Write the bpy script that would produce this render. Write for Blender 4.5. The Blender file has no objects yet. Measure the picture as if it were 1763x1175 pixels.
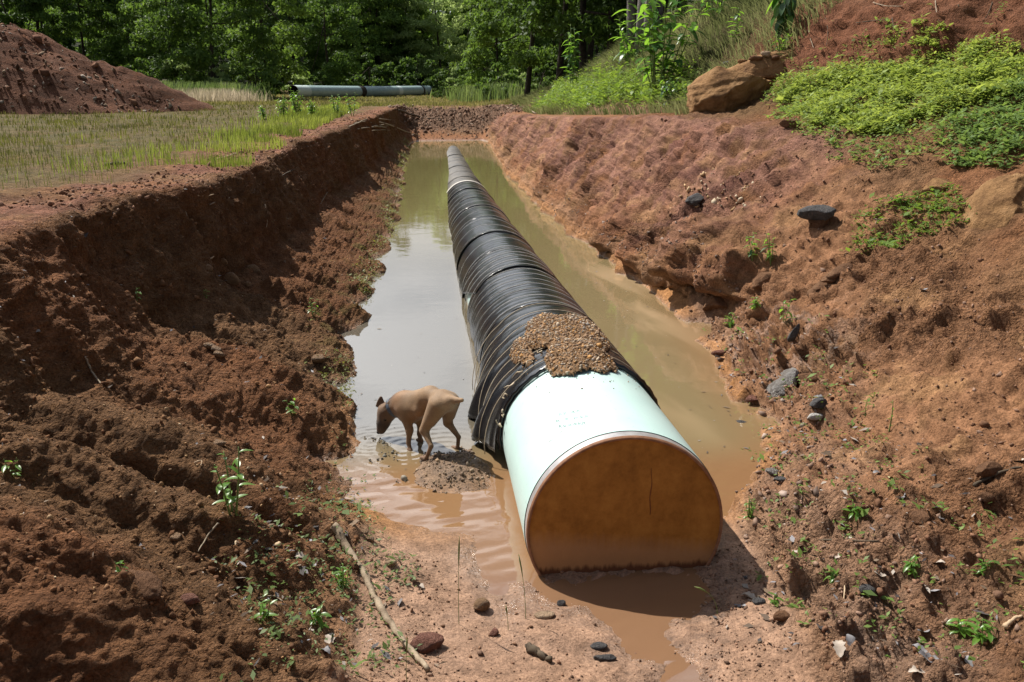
import bpy, math, random
import numpy as np
from mathutils import Vector, Matrix, Euler
from mathutils.bvhtree import BVHTree

random.seed(11)
RNG = np.random.default_rng(11)
SC = bpy.context.scene
COL = SC.collection

# ------------------------------------------------------------------ camera, sky, sun, exposure
F_PX, PITCH, YAW, CAM_H = 1500.0, 0.290, 0.0911, 2.53
cd = bpy.data.cameras.new('camera')
cam = bpy.data.objects.new('camera', cd); COL.objects.link(cam)
cd.sensor_width = 36.0
cd.lens = F_PX / 1763.0 * 36.0
cd.clip_end = 2000.0
cam.location = (0, 0, CAM_H)
cam.rotation_euler = (math.pi / 2 - PITCH, 0, -YAW)
SC.camera = cam

SUN = Vector((-0.53, 0.60, 1.0)).normalized()      # towards the sun
SUN_EL = math.asin(SUN.z)
SUN_AZ = math.atan2(SUN.x, SUN.y)
world = bpy.data.worlds.new('World'); SC.world = world; world.use_nodes = True
wn, wl = world.node_tree.nodes, world.node_tree.links
wn.clear()
w_out = wn.new('ShaderNodeOutputWorld'); w_bg = wn.new('ShaderNodeBackground')
w_sky = wn.new('ShaderNodeTexSky'); w_sky.sky_type = 'NISHITA'; w_sky.sun_disc = False
w_sky.sun_elevation = SUN_EL; w_sky.sun_rotation = SUN_AZ % (2 * math.pi)
w_tc = wn.new('ShaderNodeTexCoord')
w_map = wn.new('ShaderNodeMapping'); w_map.inputs['Scale'].default_value = (1.0, 1.0, 2.2)
w_noise = wn.new('ShaderNodeTexNoise'); w_noise.inputs['Scale'].default_value = 2.6
w_noise.inputs['Detail'].default_value = 7; w_noise.inputs['Roughness'].default_value = 0.55
w_ramp = wn.new('ShaderNodeValToRGB')
w_ramp.color_ramp.elements[0].position = 0.38; w_ramp.color_ramp.elements[1].position = 0.62
w_mix = wn.new('ShaderNodeMixRGB'); w_mix.inputs['Color2'].default_value = (15.0, 15.2, 15.6, 1)
wl.new(w_tc.outputs['Generated'], w_map.inputs['Vector']); wl.new(w_map.outputs['Vector'], w_noise.inputs['Vector'])
w_sep = wn.new('ShaderNodeSeparateXYZ'); wl.new(w_tc.outputs['Generated'], w_sep.inputs[0])
w_el = wn.new('ShaderNodeMapRange'); w_el.inputs['From Min'].default_value = 0.10; w_el.inputs['From Max'].default_value = 0.62; w_el.inputs['To Min'].default_value = 0.16; w_el.inputs['To Max'].default_value = -0.10; wl.new(w_sep.outputs['Z'], w_el.inputs['Value'])
w_cov = wn.new('ShaderNodeMath'); w_cov.operation = 'ADD'; wl.new(w_noise.outputs['Fac'], w_cov.inputs[0]); wl.new(w_el.outputs['Result'], w_cov.inputs[1])
wl.new(w_cov.outputs[0], w_ramp.inputs['Fac']); wl.new(w_ramp.outputs['Color'], w_mix.inputs['Fac'])
w_nrm = wn.new('ShaderNodeVectorMath'); w_nrm.operation = 'NORMALIZE'; wl.new(w_tc.outputs['Generated'], w_nrm.inputs[0])
w_dot = wn.new('ShaderNodeVectorMath'); w_dot.operation = 'DOT_PRODUCT'; w_dot.inputs[1].default_value = SUN; wl.new(w_nrm.outputs['Vector'], w_dot.inputs[0])
w_max = wn.new('ShaderNodeMath'); w_max.operation = 'MAXIMUM'; w_max.inputs[1].default_value = 0.0; wl.new(w_dot.outputs['Value'], w_max.inputs[0])
w_pow = wn.new('ShaderNodeMath'); w_pow.operation = 'POWER'; w_pow.inputs[1].default_value = 4.0; wl.new(w_max.outputs[0], w_pow.inputs[0])
w_amp = wn.new('ShaderNodeMath'); w_amp.operation = 'MULTIPLY_ADD'; w_amp.inputs[1].default_value = 5.5; w_amp.inputs[2].default_value = 0.6; wl.new(w_pow.outputs[0], w_amp.inputs[0])
w_cl = wn.new('ShaderNodeVectorMath'); w_cl.operation = 'SCALE'; w_cl.inputs[0].default_value = (10.0, 10.3, 10.8); wl.new(w_amp.outputs[0], w_cl.inputs['Scale'])
wl.new(w_cl.outputs['Vector'], w_mix.inputs['Color2'])     # thin cloud scatters more light towards the eye near the sun
wl.new(w_sky.outputs['Color'], w_mix.inputs['Color1']); wl.new(w_mix.outputs['Color'], w_bg.inputs['Color'])
w_bg.inputs['Strength'].default_value = 0.05
wl.new(w_bg.outputs['Background'], w_out.inputs['Surface'])

sd = bpy.data.lights.new('sun', 'SUN'); sd.energy = 5.0; sd.angle = math.radians(0.53); sd.color = (1.0, 0.945, 0.86)
sun = bpy.data.objects.new('sun', sd); COL.objects.link(sun)
sun.rotation_euler = (-SUN).to_track_quat('-Z', 'Y').to_euler()
sun.location = (-20, 20, 40)

SC.view_settings.view_transform = 'Standard'; SC.view_settings.look = 'None'
SC.view_settings.gamma = 1.0; SC.view_settings.use_curve_mapping = False
SC.view_settings.exposure = 0.62
SC.render.engine = 'CYCLES'
SC.cycles.use_denoising = True
SC.cycles.max_bounces = 6
SC.cycles.transparent_max_bounces = 6

# ------------------------------------------------------------------ pixel helpers (photo pixels -> rays in the world)
_cp, _sp, _cy, _sy = math.cos(PITCH), math.sin(PITCH), math.cos(YAW), math.sin(YAW)
FW = np.array([_sy * _cp, _cy * _cp, -_sp]); RT = np.array([_cy, -_sy, 0.0]); UP = np.cross(RT, FW)
CAMP = np.array([0, 0, CAM_H])
def pray(x, y):
    d = FW * F_PX + RT * (x - 881.5) + UP * (587.5 - y)
    return d / np.linalg.norm(d)
def at_y(x, y, Y):
    d = pray(x, y); return CAMP + d * (Y / d[1])
def at_z(x, y, z=0.0):
    d = pray(x, y); return CAMP + d * ((z - CAM_H) / d[2])
def col_x(px, Y):                                  # world x of a photo column at depth Y, near the horizon
    return float(at_y(px, 160, Y)[0])

# ------------------------------------------------------------------ noise
def _hash(ix, iy, iz, seed):
    h = (ix.astype(np.int64) * 374761393 + iy.astype(np.int64) * 668265263 + iz.astype(np.int64) * 2147483647 + seed * 974634541) & 0xffffffff
    h = ((h ^ (h >> 13)) * 1274126177) & 0xffffffff
    h = ((h ^ (h >> 16)) * 2246822519) & 0xffffffff
    return ((h ^ (h >> 15)) & 0xffff).astype(np.float32) / 32767.5 - 1.0
def vnoise(p, seed=0):
    p = np.asarray(p, dtype=np.float32)
    i = np.floor(p).astype(np.int32); f = p - i
    f = f * f * f * (f * (f * 6 - 15) + 10)
    x, y, z = i[..., 0], i[..., 1], i[..., 2]
    fx, fy, fz = f[..., 0], f[..., 1], f[..., 2]
    def g(a, b, c): return _hash(x + a, y + b, z + c, seed)
    x00 = g(0,0,0) * (1-fx) + g(1,0,0) * fx; x10 = g(0,1,0) * (1-fx) + g(1,1,0) * fx
    x01 = g(0,0,1) * (1-fx) + g(1,0,1) * fx; x11 = g(0,1,1) * (1-fx) + g(1,1,1) * fx
    return (x00 * (1-fy) + x10 * fy) * (1-fz) + (x01 * (1-fy) + x11 * fy) * fz
def fbm(p, octv=3, seed=0, gain=0.5, lac=2.03):
    a, s, t = 1.0, 0.0, 0.0
    p = np.asarray(p, dtype=np.float32)
    for k in range(octv):
        s = s + a * vnoise(p * (lac ** k) + 17.3 * k, seed + k); t += a; a *= gain
    return s / t
def ridged(p, octv=3, seed=0):
    a, s, t = 1.0, 0.0, 0.0
    p = np.asarray(p, dtype=np.float32)
    for k in range(octv):
        s = s + a * (1 - np.abs(vnoise(p * (2.1 ** k) + 9.1 * k, seed + k)) * 2); t += a; a *= 0.5
    return s / t
def sstep(a, b, x):
    t = np.clip((x - a) / (b - a), 0, 1); return t * t * (3 - 2 * t)

# ------------------------------------------------------------------ object helpers
def mesh_np(name, verts, faces, smooth=False, colors=None, floats=None):
    verts = np.asarray(verts, dtype=np.float32).reshape(-1, 3)
    me = bpy.data.meshes.new(name)
    if isinstance(faces, np.ndarray):
        n, k = faces.shape
        me.vertices.add(len(verts)); me.vertices.foreach_set('co', verts.ravel())
        me.loops.add(n * k); me.loops.foreach_set('vertex_index', faces.astype(np.int32).ravel())
        me.polygons.add(n); me.polygons.foreach_set('loop_start', np.arange(0, n * k, k, dtype=np.int32))
        me.update(calc_edges=True)
    else:
        me.from_pydata([tuple(v) for v in verts], [], [tuple(f) for f in faces]); me.update()
    if smooth:
        me.polygons.foreach_set('use_smooth', np.ones(len(me.polygons), dtype=bool))
    if colors is not None:
        a = me.color_attributes.new('Col', 'FLOAT_COLOR', 'POINT')
        c = np.ones((len(verts), 4), dtype=np.float32); c[:, :3] = colors
        a.data.foreach_set('color', c.ravel())
    if floats:
        for k2, arr in floats.items():
            a = me.attributes.new(k2, 'FLOAT', 'POINT'); a.data.foreach_set('value', np.asarray(arr, dtype=np.float32).ravel())
    return me
def link(name, me, mat=None, parent=None):
    o = bpy.data.objects.new(name, me); COL.objects.link(o)
    if mat is not None and me is not None and len(me.materials) == 0: me.materials.append(mat)
    if parent is not None: o.parent = parent
    return o
def tag(o, label=None, cat=None, group=None, kind=None):
    if label: o['label'] = label
    if cat: o['category'] = cat
    if group: o['group'] = group
    if kind: o['kind'] = kind
    return o
def empty(name, loc, rz=0.0):
    o = bpy.data.objects.new(name, None); COL.objects.link(o); o.location = Vector([float(c) for c in loc]); o.rotation_euler = (0, 0, rz)
    o.empty_display_size = 0.1
    return o
def copy_tree(o, parent=None):
    c = o.copy(); COL.objects.link(c)
    if parent is not None: c.parent = parent
    for ch in o.children: copy_tree(ch, c)
    return c

def tube_np(pts, radii, sides=8, caps=True, wob=0.0, seed=0):
    pts = np.asarray(pts, dtype=float); n = len(pts)
    radii = np.broadcast_to(np.asarray(radii, dtype=float), (n,))
    rr = np.random.default_rng(seed)
    V = []; F = []
    prev = None
    for i in range(n):
        t = pts[min(i + 1, n - 1)] - pts[max(i - 1, 0)]; t = t / (np.linalg.norm(t) + 1e-9)
        if prev is None:
            a = np.array([0, 0, 1.0]) if abs(t[2]) < 0.9 else np.array([1.0, 0, 0])
            u = np.cross(t, a)
        else:
            u = prev - t * (prev @ t)
        u /= np.linalg.norm(u) + 1e-9; v = np.cross(t, u); prev = u
        for k in range(sides):
            an = 2 * math.pi * k / sides
            V.append(pts[i] + radii[i] * (1 + wob * rr.uniform(-1, 1)) * (math.cos(an) * u + math.sin(an) * v))
    for i in range(n - 1):
        for k in range(sides):
            k2 = (k + 1) % sides
            F.append((i * sides + k, i * sides + k2, (i + 1) * sides + k2, (i + 1) * sides + k))
    if caps:
        F.append(tuple(range(sides))[::-1]); F.append(tuple((n - 1) * sides + k for k in range(sides)))
    return np.array(V), F
def join_np(parts):
    V = []; F = []; o = 0
    for v, f in parts:
        V.append(np.asarray(v)); F += [tuple(i + o for i in q) for q in f]; o += len(v)
    return np.concatenate(V), F
def icosphere_np(sub=1):
    import bmesh
    bm = bmesh.new(); bmesh.ops.create_icosphere(bm, subdivisions=sub, radius=1.0)
    V = np.array([v.co[:] for v in bm.verts]); Fc = np.array([[v.index for v in f.verts] for f in bm.faces]); bm.free()
    return V, Fc
ICO1, ICO2, ICO3, ICO4, ICO5 = [icosphere_np(k) for k in (1, 2, 3, 4, 5)]
def scatter(base_v, base_f, pos, scale, rot=None, jitter=0.0, rng=RNG):
    """joined copies of a little mesh: pos (n,3), scale (n,3) or (n,), rot (n,3,3)"""
    n = len(pos); m = len(base_v)
    v = np.broadcast_to(base_v[None], (n, m, 3)).copy()
    if jitter: v *= 1 + rng.uniform(-jitter, jitter, (n, m, 1))
    scale = np.asarray(scale);  scale = scale[:, None] * np.ones(3) if scale.ndim == 1 else scale
    v = v * scale[:, None, :]
    if rot is not None: v = np.einsum('nij,nmj->nmi', rot, v)
    v = v + np.asarray(pos)[:, None, :]
    f = (base_f[None] + (np.arange(n) * m)[:, None, None]).reshape(-1, base_f.shape[1])
    return v.reshape(-1, 3), f
def rand_rot(n, rng=RNG):
    q = rng.normal(size=(n, 4)); q /= np.linalg.norm(q, axis=1)[:, None]
    w, x, y, z = q.T
    return np.stack([np.stack([1-2*(y*y+z*z), 2*(x*y-z*w), 2*(x*z+y*w)], -1),
                     np.stack([2*(x*y+z*w), 1-2*(x*x+z*z), 2*(y*z-x*w)], -1),
                     np.stack([2*(x*z-y*w), 2*(y*z+x*w), 1-2*(x*x+y*y)], -1)], 1)
def rotz(a):
    c, s = np.cos(a), np.sin(a); z = np.zeros_like(c); o = np.ones_like(c)
    return np.stack([np.stack([c, -s, z], -1), np.stack([s, c, z], -1), np.stack([z, z, o], -1)], 1)

# ------------------------------------------------------------------ materials
def newmat(name):
    m = bpy.data.materials.new(name); m.use_nodes = True
    nt = m.node_tree; b = nt.nodes['Principled BSDF']
    return m, nt.nodes, nt.links, b
def setspec(b, v):
    b.inputs['Specular IOR Level'].default_value = v
def add_noise(N, L, scale, detail=4, rough=0.6, coord='Object', dist=0.0):
    tc = N.new('ShaderNodeTexCoord'); n = N.new('ShaderNodeTexNoise')
    n.inputs['Scale'].default_value = scale; n.inputs['Detail'].default_value = detail; n.inputs['Roughness'].default_value = rough
    n.inputs['Distortion'].default_value = dist
    L.new(tc.outputs[coord], n.inputs['Vector']); return n
def ramp(N, L, src, stops):
    r = N.new('ShaderNodeValToRGB'); e = r.color_ramp.elements
    while len(e) < len(stops): e.new(0.5)
    for i, (p, c) in enumerate(stops):
        e[i].position = p; e[i].color = (*c, 1) if len(c) == 3 else c
    L.new(src, r.inputs['Fac']); return r
def bump(N, L, b, src, strength, dist):
    bp = N.new('ShaderNodeBump'); bp.inputs['Strength'].default_value = strength; bp.inputs['Distance'].default_value = dist
    L.new(src, bp.inputs['Height']); L.new(bp.outputs['Normal'], b.inputs['Normal']); return bp
def mulcol(N, L, a, bsock, fac=1.0):
    m = N.new('ShaderNodeMixRGB'); m.blend_type = 'MULTIPLY'; m.inputs['Fac'].default_value = fac
    L.new(a, m.inputs['Color1']); L.new(bsock, m.inputs['Color2']); return m
def mat_noise(name, c1, c2, scale=20, rough=0.9, spec=0.3, bstr=0.5, bdist=0.01, bscale=None, detail=5, c3=None):
    m, N, L, b = newmat(name)
    n = add_noise(N, L, scale, detail)
    stops = [(0.3, c1), (0.7, c2)] if c3 is None else [(0.25, c1), (0.5, c2), (0.75, c3)]
    r = ramp(N, L, n.outputs['Fac'], stops); L.new(r.outputs['Color'], b.inputs['Base Color'])
    b.inputs['Roughness'].default_value = rough; setspec(b, spec)
    if bstr:
        n2 = add_noise(N, L, bscale or scale * 3, 6); bump(N, L, b, n2.outputs['Fac'], bstr, bdist)
    return m
def mat_attr(name, scale=60, lo=0.65, hi=1.3, rough=0.9, spec=0.25, bstr=0.5, bdist=0.008):
    m, N, L, b = newmat(name)
    at = N.new('ShaderNodeAttribute'); at.attribute_name = 'Col'
    n = add_noise(N, L, scale, 6, 0.65)
    r = ramp(N, L, n.outputs['Fac'], [(0.3, (lo,) * 3), (0.7, (hi,) * 3)])
    mx = mulcol(N, L, at.outputs['Color'], r.outputs['Color']); L.new(mx.outputs['Color'], b.inputs['Base Color'])
    b.inputs['Roughness'].default_value = rough; setspec(b, spec)
    if bstr: bump(N, L, b, n.outputs['Fac'], bstr, bdist)
    return m
def mat_leaf(name, c1, c2, trans=0.4, rough=0.5, gloss=0.3, attr=False, rnd=True):
    m, N, L, b = newmat(name)
    out = N['Material Output']
    if attr:
        at = N.new('ShaderNodeAttribute'); at.attribute_name = 'Col'; csock = at.outputs['Color']
    else:
        geo = N.new('ShaderNodeNewGeometry'); oi = N.new('ShaderNodeObjectInfo')
        ad = N.new('ShaderNodeMath'); ad.operation = 'MULTIPLY_ADD'; ad.inputs[1].default_value = 0.55
        L.new(geo.outputs['Random Per Island'], ad.inputs[0])
        ml = N.new('ShaderNodeMath'); ml.operation = 'MULTIPLY'; ml.inputs[1].default_value = 0.45
        L.new(oi.outputs['Random'], ml.inputs[0]); L.new(ml.outputs[0], ad.inputs[2])
        r = ramp(N, L, ad.outputs[0], [(0.0, c1), (1.0, c2)]); csock = r.outputs['Color']
    L.new(csock, b.inputs['Base Color']); b.inputs['Roughness'].default_value = rough; setspec(b, gloss)
    tr = N.new('ShaderNodeBsdfTranslucent')
    hs = N.new('ShaderNodeHueSaturation'); hs.inputs['Hue'].default_value = 0.485; hs.inputs['Saturation'].default_value = 1.1; hs.inputs['Value'].default_value = 1.5
    L.new(csock, hs.inputs['Color']); L.new(hs.outputs['Color'], tr.inputs['Color'])
    mx = N.new('ShaderNodeMixShader'); mx.inputs[0].default_value = trans
    L.new(b.outputs[0], mx.inputs[1]); L.new(tr.outputs[0], mx.inputs[2]); L.new(mx.outputs[0], out.inputs['Surface'])
    return m

# soil: zone colour comes as an attribute, grain and wetness from the nodes
M_SOIL, N, L, b = newmat('soil')
at = N.new('ShaderNodeAttribute'); at.attribute_name = 'Col'
wet = N.new('ShaderNodeAttribute'); wet.attribute_name = 'wet'
n1 = add_noise(N, L, 9, 8, 0.68); n2 = add_noise(N, L, 70, 6, 0.7)
r1 = ramp(N, L, n1.outputs['Fac'], [(0.30, (0.55, 0.53, 0.51)), (0.70, (1.35, 1.35, 1.35))])
r2 = ramp(N, L, n2.outputs['Fac'], [(0.34, (0.60, 0.58, 0.56)), (0.66, (1.38, 1.38, 1.38))])
m1 = mulcol(N, L, at.outputs['Color'], r1.outputs['Color']); m2 = mulcol(N, L, m1.outputs['Color'], r2.outputs['Color'])
L.new(m2.outputs['Color'], b.inputs['Base Color'])
wr = N.new('ShaderNodeMapRange'); wr.inputs['To Min'].default_value = 0.95; wr.inputs['To Max'].default_value = 0.15
L.new(wet.outputs['Fac'], wr.inputs['Value']); L.new(wr.outputs['Result'], b.inputs['Roughness'])
wsn = N.new('ShaderNodeMapRange'); wsn.inputs['To Min'].default_value = 0.12; wsn.inputs['To Max'].default_value = 0.6
L.new(wet.outputs['Fac'], wsn.inputs['Value']); L.new(wsn.outputs['Result'], b.inputs['Specular IOR Level'])
n3 = add_noise(N, L, 28, 9, 0.72)
vo = N.new('ShaderNodeTexVoronoi'); vo.inputs['Scale'].default_value = 34; vo.inputs['Detail'].default_value = 2.0; vo.inputs['Randomness'].default_value = 1.0
tcv = N.new('ShaderNodeTexCoord'); wv = N.new('ShaderNodeVectorMath'); wv.operation = 'MULTIPLY_ADD'
nv = add_noise(N, L, 22, 3); wv.inputs[1].default_value = (0.035, 0.035, 0.035)
L.new(nv.outputs['Color'], wv.inputs[0]); L.new(tcv.outputs['Object'], wv.inputs[2]); L.new(wv.outputs['Vector'], vo.inputs['Vector'])
cm = N.new('ShaderNodeMath'); cm.operation = 'MULTIPLY'
cl = N.new('ShaderNodeAttribute'); cl.attribute_name = 'clod'
L.new(vo.outputs['Distance'], cm.inputs[0]); L.new(cl.outputs['Fac'], cm.inputs[1])
n5 = add_noise(N, L, 10, 9, 0.7); hb = N.new('ShaderNodeMath'); hb.operation = 'MULTIPLY_ADD'; hb.inputs[1].default_value = 2.6; L.new(n5.outputs['Fac'], hb.inputs[0]); L.new(n3.outputs['Fac'], hb.inputs[2])
hs = N.new('ShaderNodeMath'); hs.operation = 'SUBTRACT'; L.new(hb.outputs[0], hs.inputs[0]); L.new(cm.outputs[0], hs.inputs[1])
cs = N.new('ShaderNodeMath'); cs.operation = 'MULTIPLY_ADD'; cs.inputs[1].default_value = 0.72; cs.inputs[2].default_value = 0.28; L.new(cl.outputs['Fac'], cs.inputs[0])
hm = N.new('ShaderNodeMath'); hm.operation = 'MULTIPLY'; L.new(hs.outputs[0], hm.inputs[0]); L.new(cs.outputs[0], hm.inputs[1])
bump(N, L, b, hm.outputs[0], 1.0, 0.036)

M_CLOD = mat_attr('clod_earth', 50, 0.6, 1.3, 0.95, 0.1, 0.6, 0.008)
M_PEBBLE = mat_attr('pebble', 40, 0.8, 1.15, 0.7, 0.3, 0.3, 0.003)
M_GRASS = mat_leaf('grass_blade', None, None, 0.45, 0.55, 0.25, attr=True)
M_COVER = mat_leaf('ground_cover_leaf', None, None, 0.42, 0.5, 0.22, attr=True)
M_TREE_DARK = mat_leaf('leaf_dark', (0.026, 0.056, 0.014), (0.095, 0.165, 0.036), 0.44, 0.55, 0.12)
M_TREE_MID = mat_leaf('leaf_mid', (0.048, 0.10, 0.022), (0.16, 0.25, 0.055), 0.46, 0.55, 0.12)
M_TREE_PALE_HAZE = mat_leaf('leaf_pale_haze', (0.17, 0.25, 0.09), (0.34, 0.43, 0.18), 0.55, 0.55, 0.12)  # pale colour puts the distance haze into the leaves
M_WEED = mat_leaf('weed_leaf', (0.09, 0.20, 0.03), (0.18, 0.34, 0.06), 0.55, 0.32, 0.5)
M_WEED_DARK = mat_leaf('weed_leaf_dark', (0.035, 0.09, 0.03), (0.07, 0.15, 0.045), 0.35, 0.35, 0.5)
M_STEM = mat_noise('green_stem', (0.10, 0.16, 0.04), (0.18, 0.22, 0.07), 30, 0.7, 0.3, 0)
M_BARK = mat_noise('bark', (0.022, 0.018, 0.014), (0.07, 0.058, 0.045), 6, 0.95, 0.1, 0.8, 0.03, 18)
M_BARK_GREY = mat_noise('bark_grey', (0.08, 0.07, 0.065), (0.22, 0.20, 0.18), 5, 0.95, 0.1, 0.8, 0.03, 18)
M_TWIG = mat_noise('dry_twig', (0.16, 0.12, 0.08), (0.36, 0.30, 0.22), 25, 0.85, 0.2, 0.4, 0.003)
M_DRIFT = mat_noise('weathered_wood', (0.14, 0.10, 0.065), (0.38, 0.30, 0.21), 14, 0.85, 0.2, 0.7, 0.006, 50)
M_DARKTWIG = mat_noise('dark_twig', (0.04, 0.03, 0.022), (0.12, 0.09, 0.06), 25, 0.9, 0.2, 0.4, 0.003)
M_ROOT = mat_noise('root', (0.30, 0.20, 0.12), (0.50, 0.38, 0.25), 25, 0.8, 0.2, 0.3, 0.003)

# ------------------------------------------------------------------ TERRAIN: one swept sheet, banks steep or even overhanging
def tab(*rows): return np.array(rows, dtype=float)
NODES = [
 tab((-20,-140,3.2),(40,-140,3.2),(95,-140,3),(130,-140,8),(260,-140,26)),
 tab((-20,-32,1.6),(40,-32,1.6),(95,-32,1.4),(130,-32,3),(260,-32,24)),
 tab((-20,-9,1.4),(40,-9,1.45),(60,-9,1.2),(95,-9,0.9),(120,-9,1.0),(150,-9,4),(260,-9,20)),
 tab((-20,-3.7,1.3),(2,-3.7,1.48),(4,-3.8,1.56),(6.2,-3.7,1.60),(7.9,-3.3,1.62),(9.7,-3.1,1.56),(14.7,-3.2,1.52),(23,-2.8,1.5),(38,-2.2,1.45),(46,-2.2,1.28),(60,-2.2,1.12),(95,-2.2,0.88),(120,-2.2,1),(150,-2.2,4),(260,-2,18)),
 tab((-20,-2.5,1.2),(1,-2.7,1.35),(2,-2.75,1.40),(4,-2.85,1.48),(5.5,-2.85,1.52),(6.6,-2.80,1.55),(7.7,-2.42,1.58),(9.7,-2.2,1.54),(12,-2.3,1.48),(14.7,-2.32,1.5),(23,-1.95,1.5),(38,-1.45,1.42),(42,-1.4,1.36),(46,-1.4,1.25),(60,-1.4,1.10),(95,-1.4,0.87),(120,-1.4,1),(150,-1.4,4),(260,-1,18)),
 tab((-20,-2.1,1.15),(1,-2.2,1.2),(2,-2.2,0.86),(4,-2.15,0.82),(6.0,-2.2,0.74),(7.0,-2.15,0.72),(7.9,-2.1,0.70),(9.7,-1.9,0.60),(12,-1.90,0.55),(14.7,-1.86,0.5),(23,-1.6,0.42),(38,-1.22,0.45),(41,-1.1,0.7),(43.5,-1.1,1.25),(46,-1.1,1.26),(60,-1.1,1.10),(95,-1.1,0.87),(120,-1.1,1),(150,-1.1,4),(260,-.8,18)),
 tab((-20,-1.2,1.1),(0.8,-1.2,1.0),(1.8,-0.9,0.5),(2.6,-0.55,0.22),(3.2,-0.42,0.16),(4.0,-0.48,0.13),(4.7,-0.50,0.09),(5.2,-0.57,0.02),(5.9,-0.69,0),(6.7,-0.70,0),(7.45,-0.78,0),(8.86,-0.88,0),(11.9,-0.73,0),(19,-0.70,0),(40,-0.93,0),(41,-0.93,0.15),(43.5,-0.9,1.2),(46,-0.9,1.27),(60,-0.9,1.10),(95,-.9,.87),(120,-.9,1),(150,-.9,4),(260,-.5,18)),
 tab((-20,-0.6,1.1),(0.8,-0.6,0.95),(1.8,-0.4,0.4),(2.6,-0.15,0.12),(3.2,-0.05,0.075),(4.0,0.02,0.04),(4.4,-0.05,0.012),(4.8,-0.25,-0.02),(5.2,-0.3,-0.05),(6,-0.35,-0.12),(7.5,-0.4,-0.3),(11.9,-0.35,-0.4),(39.0,-0.6,-0.3),(40.2,-0.6,0.05),(42,-0.6,0.5),(44.5,-0.6,1.12),(46,-0.6,1.34),(47,-0.6,1.27),(60,-.6,1.10),(95,-.6,.87),(120,-.6,1),(150,-.6,4),(260,-.3,18)),
 tab((-20,1.2,1.1),(0.8,1.1,0.95),(1.8,1.05,0.35),(2.6,1.05,0.03),(3.2,1.15,0.012),(3.7,1.3,0.01),(4.2,1.4,0.02),(4.7,1.55,-0.05),(5.2,1.8,-0.08),(6,2.0,-0.15),(7.5,2.2,-0.3),(11.9,2.3,-0.4),(39.2,2.3,-0.3),(40.6,2.3,0.05),(42,2.3,0.45),(44.5,2.3,1.12),(46,2.3,1.36),(47,2.3,1.27),(60,2.3,1.1),(95,2.3,.87),(120,2.3,1),(150,2.3,4),(260,2.3,18)),
 tab((-20,1.8,1.1),(0.8,1.7,0.95),(1.8,1.5,0.4),(2.6,1.45,0.11),(3.2,1.6,0.08),(4.2,1.72,0.06),(4.69,1.78,0.0),(5.07,2.07,0),(5.6,2.4,0),(6.17,2.52,0),(7.14,2.57,0),(8.87,2.76,0),(10.5,2.80,0),(11.8,2.55,0),(13.8,2.46,0),(17,2.24,0),(25,2.15,0),(40,2.55,0),(41,2.6,0.2),(43.5,2.7,1.15),(46,2.7,1.28),(60,2.7,1.12),(95,2.7,.9),(120,2.7,1),(150,2.7,4),(260,2.7,18)),
 tab((-20,3,1.2),(0.8,2.8,1.0),(1.8,2.4,0.5),(2.6,2.2,0.2),(3.2,2.3,0.17),(4.2,2.5,0.17),(5.07,2.8,0.2),(5.6,3.05,0.24),(7.14,3.25,0.34),(8.6,3.35,0.46),(9.3,3.25,0.62),(10.5,3.3,0.82),(11.8,3.2,0.85),(13.8,3.1,0.85),(17,2.8,0.85),(25,2.55,0.7),(40,2.8,0.55),(41.5,2.9,0.7),(43.5,3,1.2),(46,3,1.3),(60,3,1.15),(95,3,.95),(120,3,1.05),(150,3,4),(260,3,18)),
 tab((-20,5,1.5),(0.8,4.6,1.2),(2.6,3.9,0.7),(3.2,3.9,0.66),(4.2,4.0,0.66),(5.6,4.3,0.80),(7.14,4.55,1.02),(8.6,4.65,1.3),(9.5,4.6,1.55),(10.5,4.6,1.75),(11.8,4.45,1.88),(13.8,4.1,1.95),(17,3.7,1.84),(25,3.15,1.56),(32,3.2,1.32),(40,3.3,1.12),(43.5,3.4,1.2),(46,3.4,1.3),(60,3.5,1.2),(95,3.5,1.0),(120,3.5,1.1),(150,3.5,4),(260,3.5,18)),
 tab((-20,7,2.2),(0.8,6.4,1.9),(2.6,5.6,1.5),(4.2,5.7,1.55),(5.6,5.9,1.7),(7.14,6.0,1.85),(8.6,6.0,2.0),(10.5,5.9,2.05),(11.8,5.7,2.1),(13.8,5.15,2.04),(17,4.6,1.92),(25,3.9,1.64),(32,4.1,1.4),(40,4.4,1.22),(46,4.6,1.32),(60,6,1.4),(95,8,1.3),(120,8,1.4),(150,8,5),(260,8,18)),
 tab((-20,9,3.5),(0.8,8.4,3.0),(4.2,7.6,2.4),(7.14,7.7,2.6),(8.6,7.8,2.75),(10.5,7.6,2.8),(12,7.3,2.8),(13.8,6.6,2.65),(17,5.7,2.55),(21,5.3,2.5),(25,5.2,2.5),(32,5.3,2.3),(40,6.0,2.2),(46,6.6,2.1),(60,9,2.2),(95,14,1.8),(120,16,1.9),(150,16,6),(260,16,19)),
 tab((-20,11,5.0),(0.8,10,4.6),(4.2,9.0,3.8),(7.14,8.9,3.9),(8.6,8.8,4.0),(10.5,8.5,4.1),(12,8.1,4.15),(13.8,7.4,4.0),(17,6.9,3.9),(21,6.9,4.1),(25,7.0,4.2),(32,7.3,4.0),(40,8.6,3.9),(46,10,3.9),(60,13,4.0),(95,20,3.8),(120,24,4),(150,24,8),(260,24,20)),
 tab((-20,34,14),(10,34,14),(46,36,14),(95,44,14),(150,48,18),(260,50,26)),
 tab((-20,140,30),(40,140,32),(95,140,32),(260,140,36)),
]
COUNTS = [18, 44, 84, 44, 84, 130, 28, 84, 28, 100, 110, 60, 60, 50, 36, 12]
yr = np.exp(np.concatenate([np.arange(math.log(2.35), math.log(9.0), 0.0042), np.arange(math.log(9.0), math.log(46.5), 0.0068)]))
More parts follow.
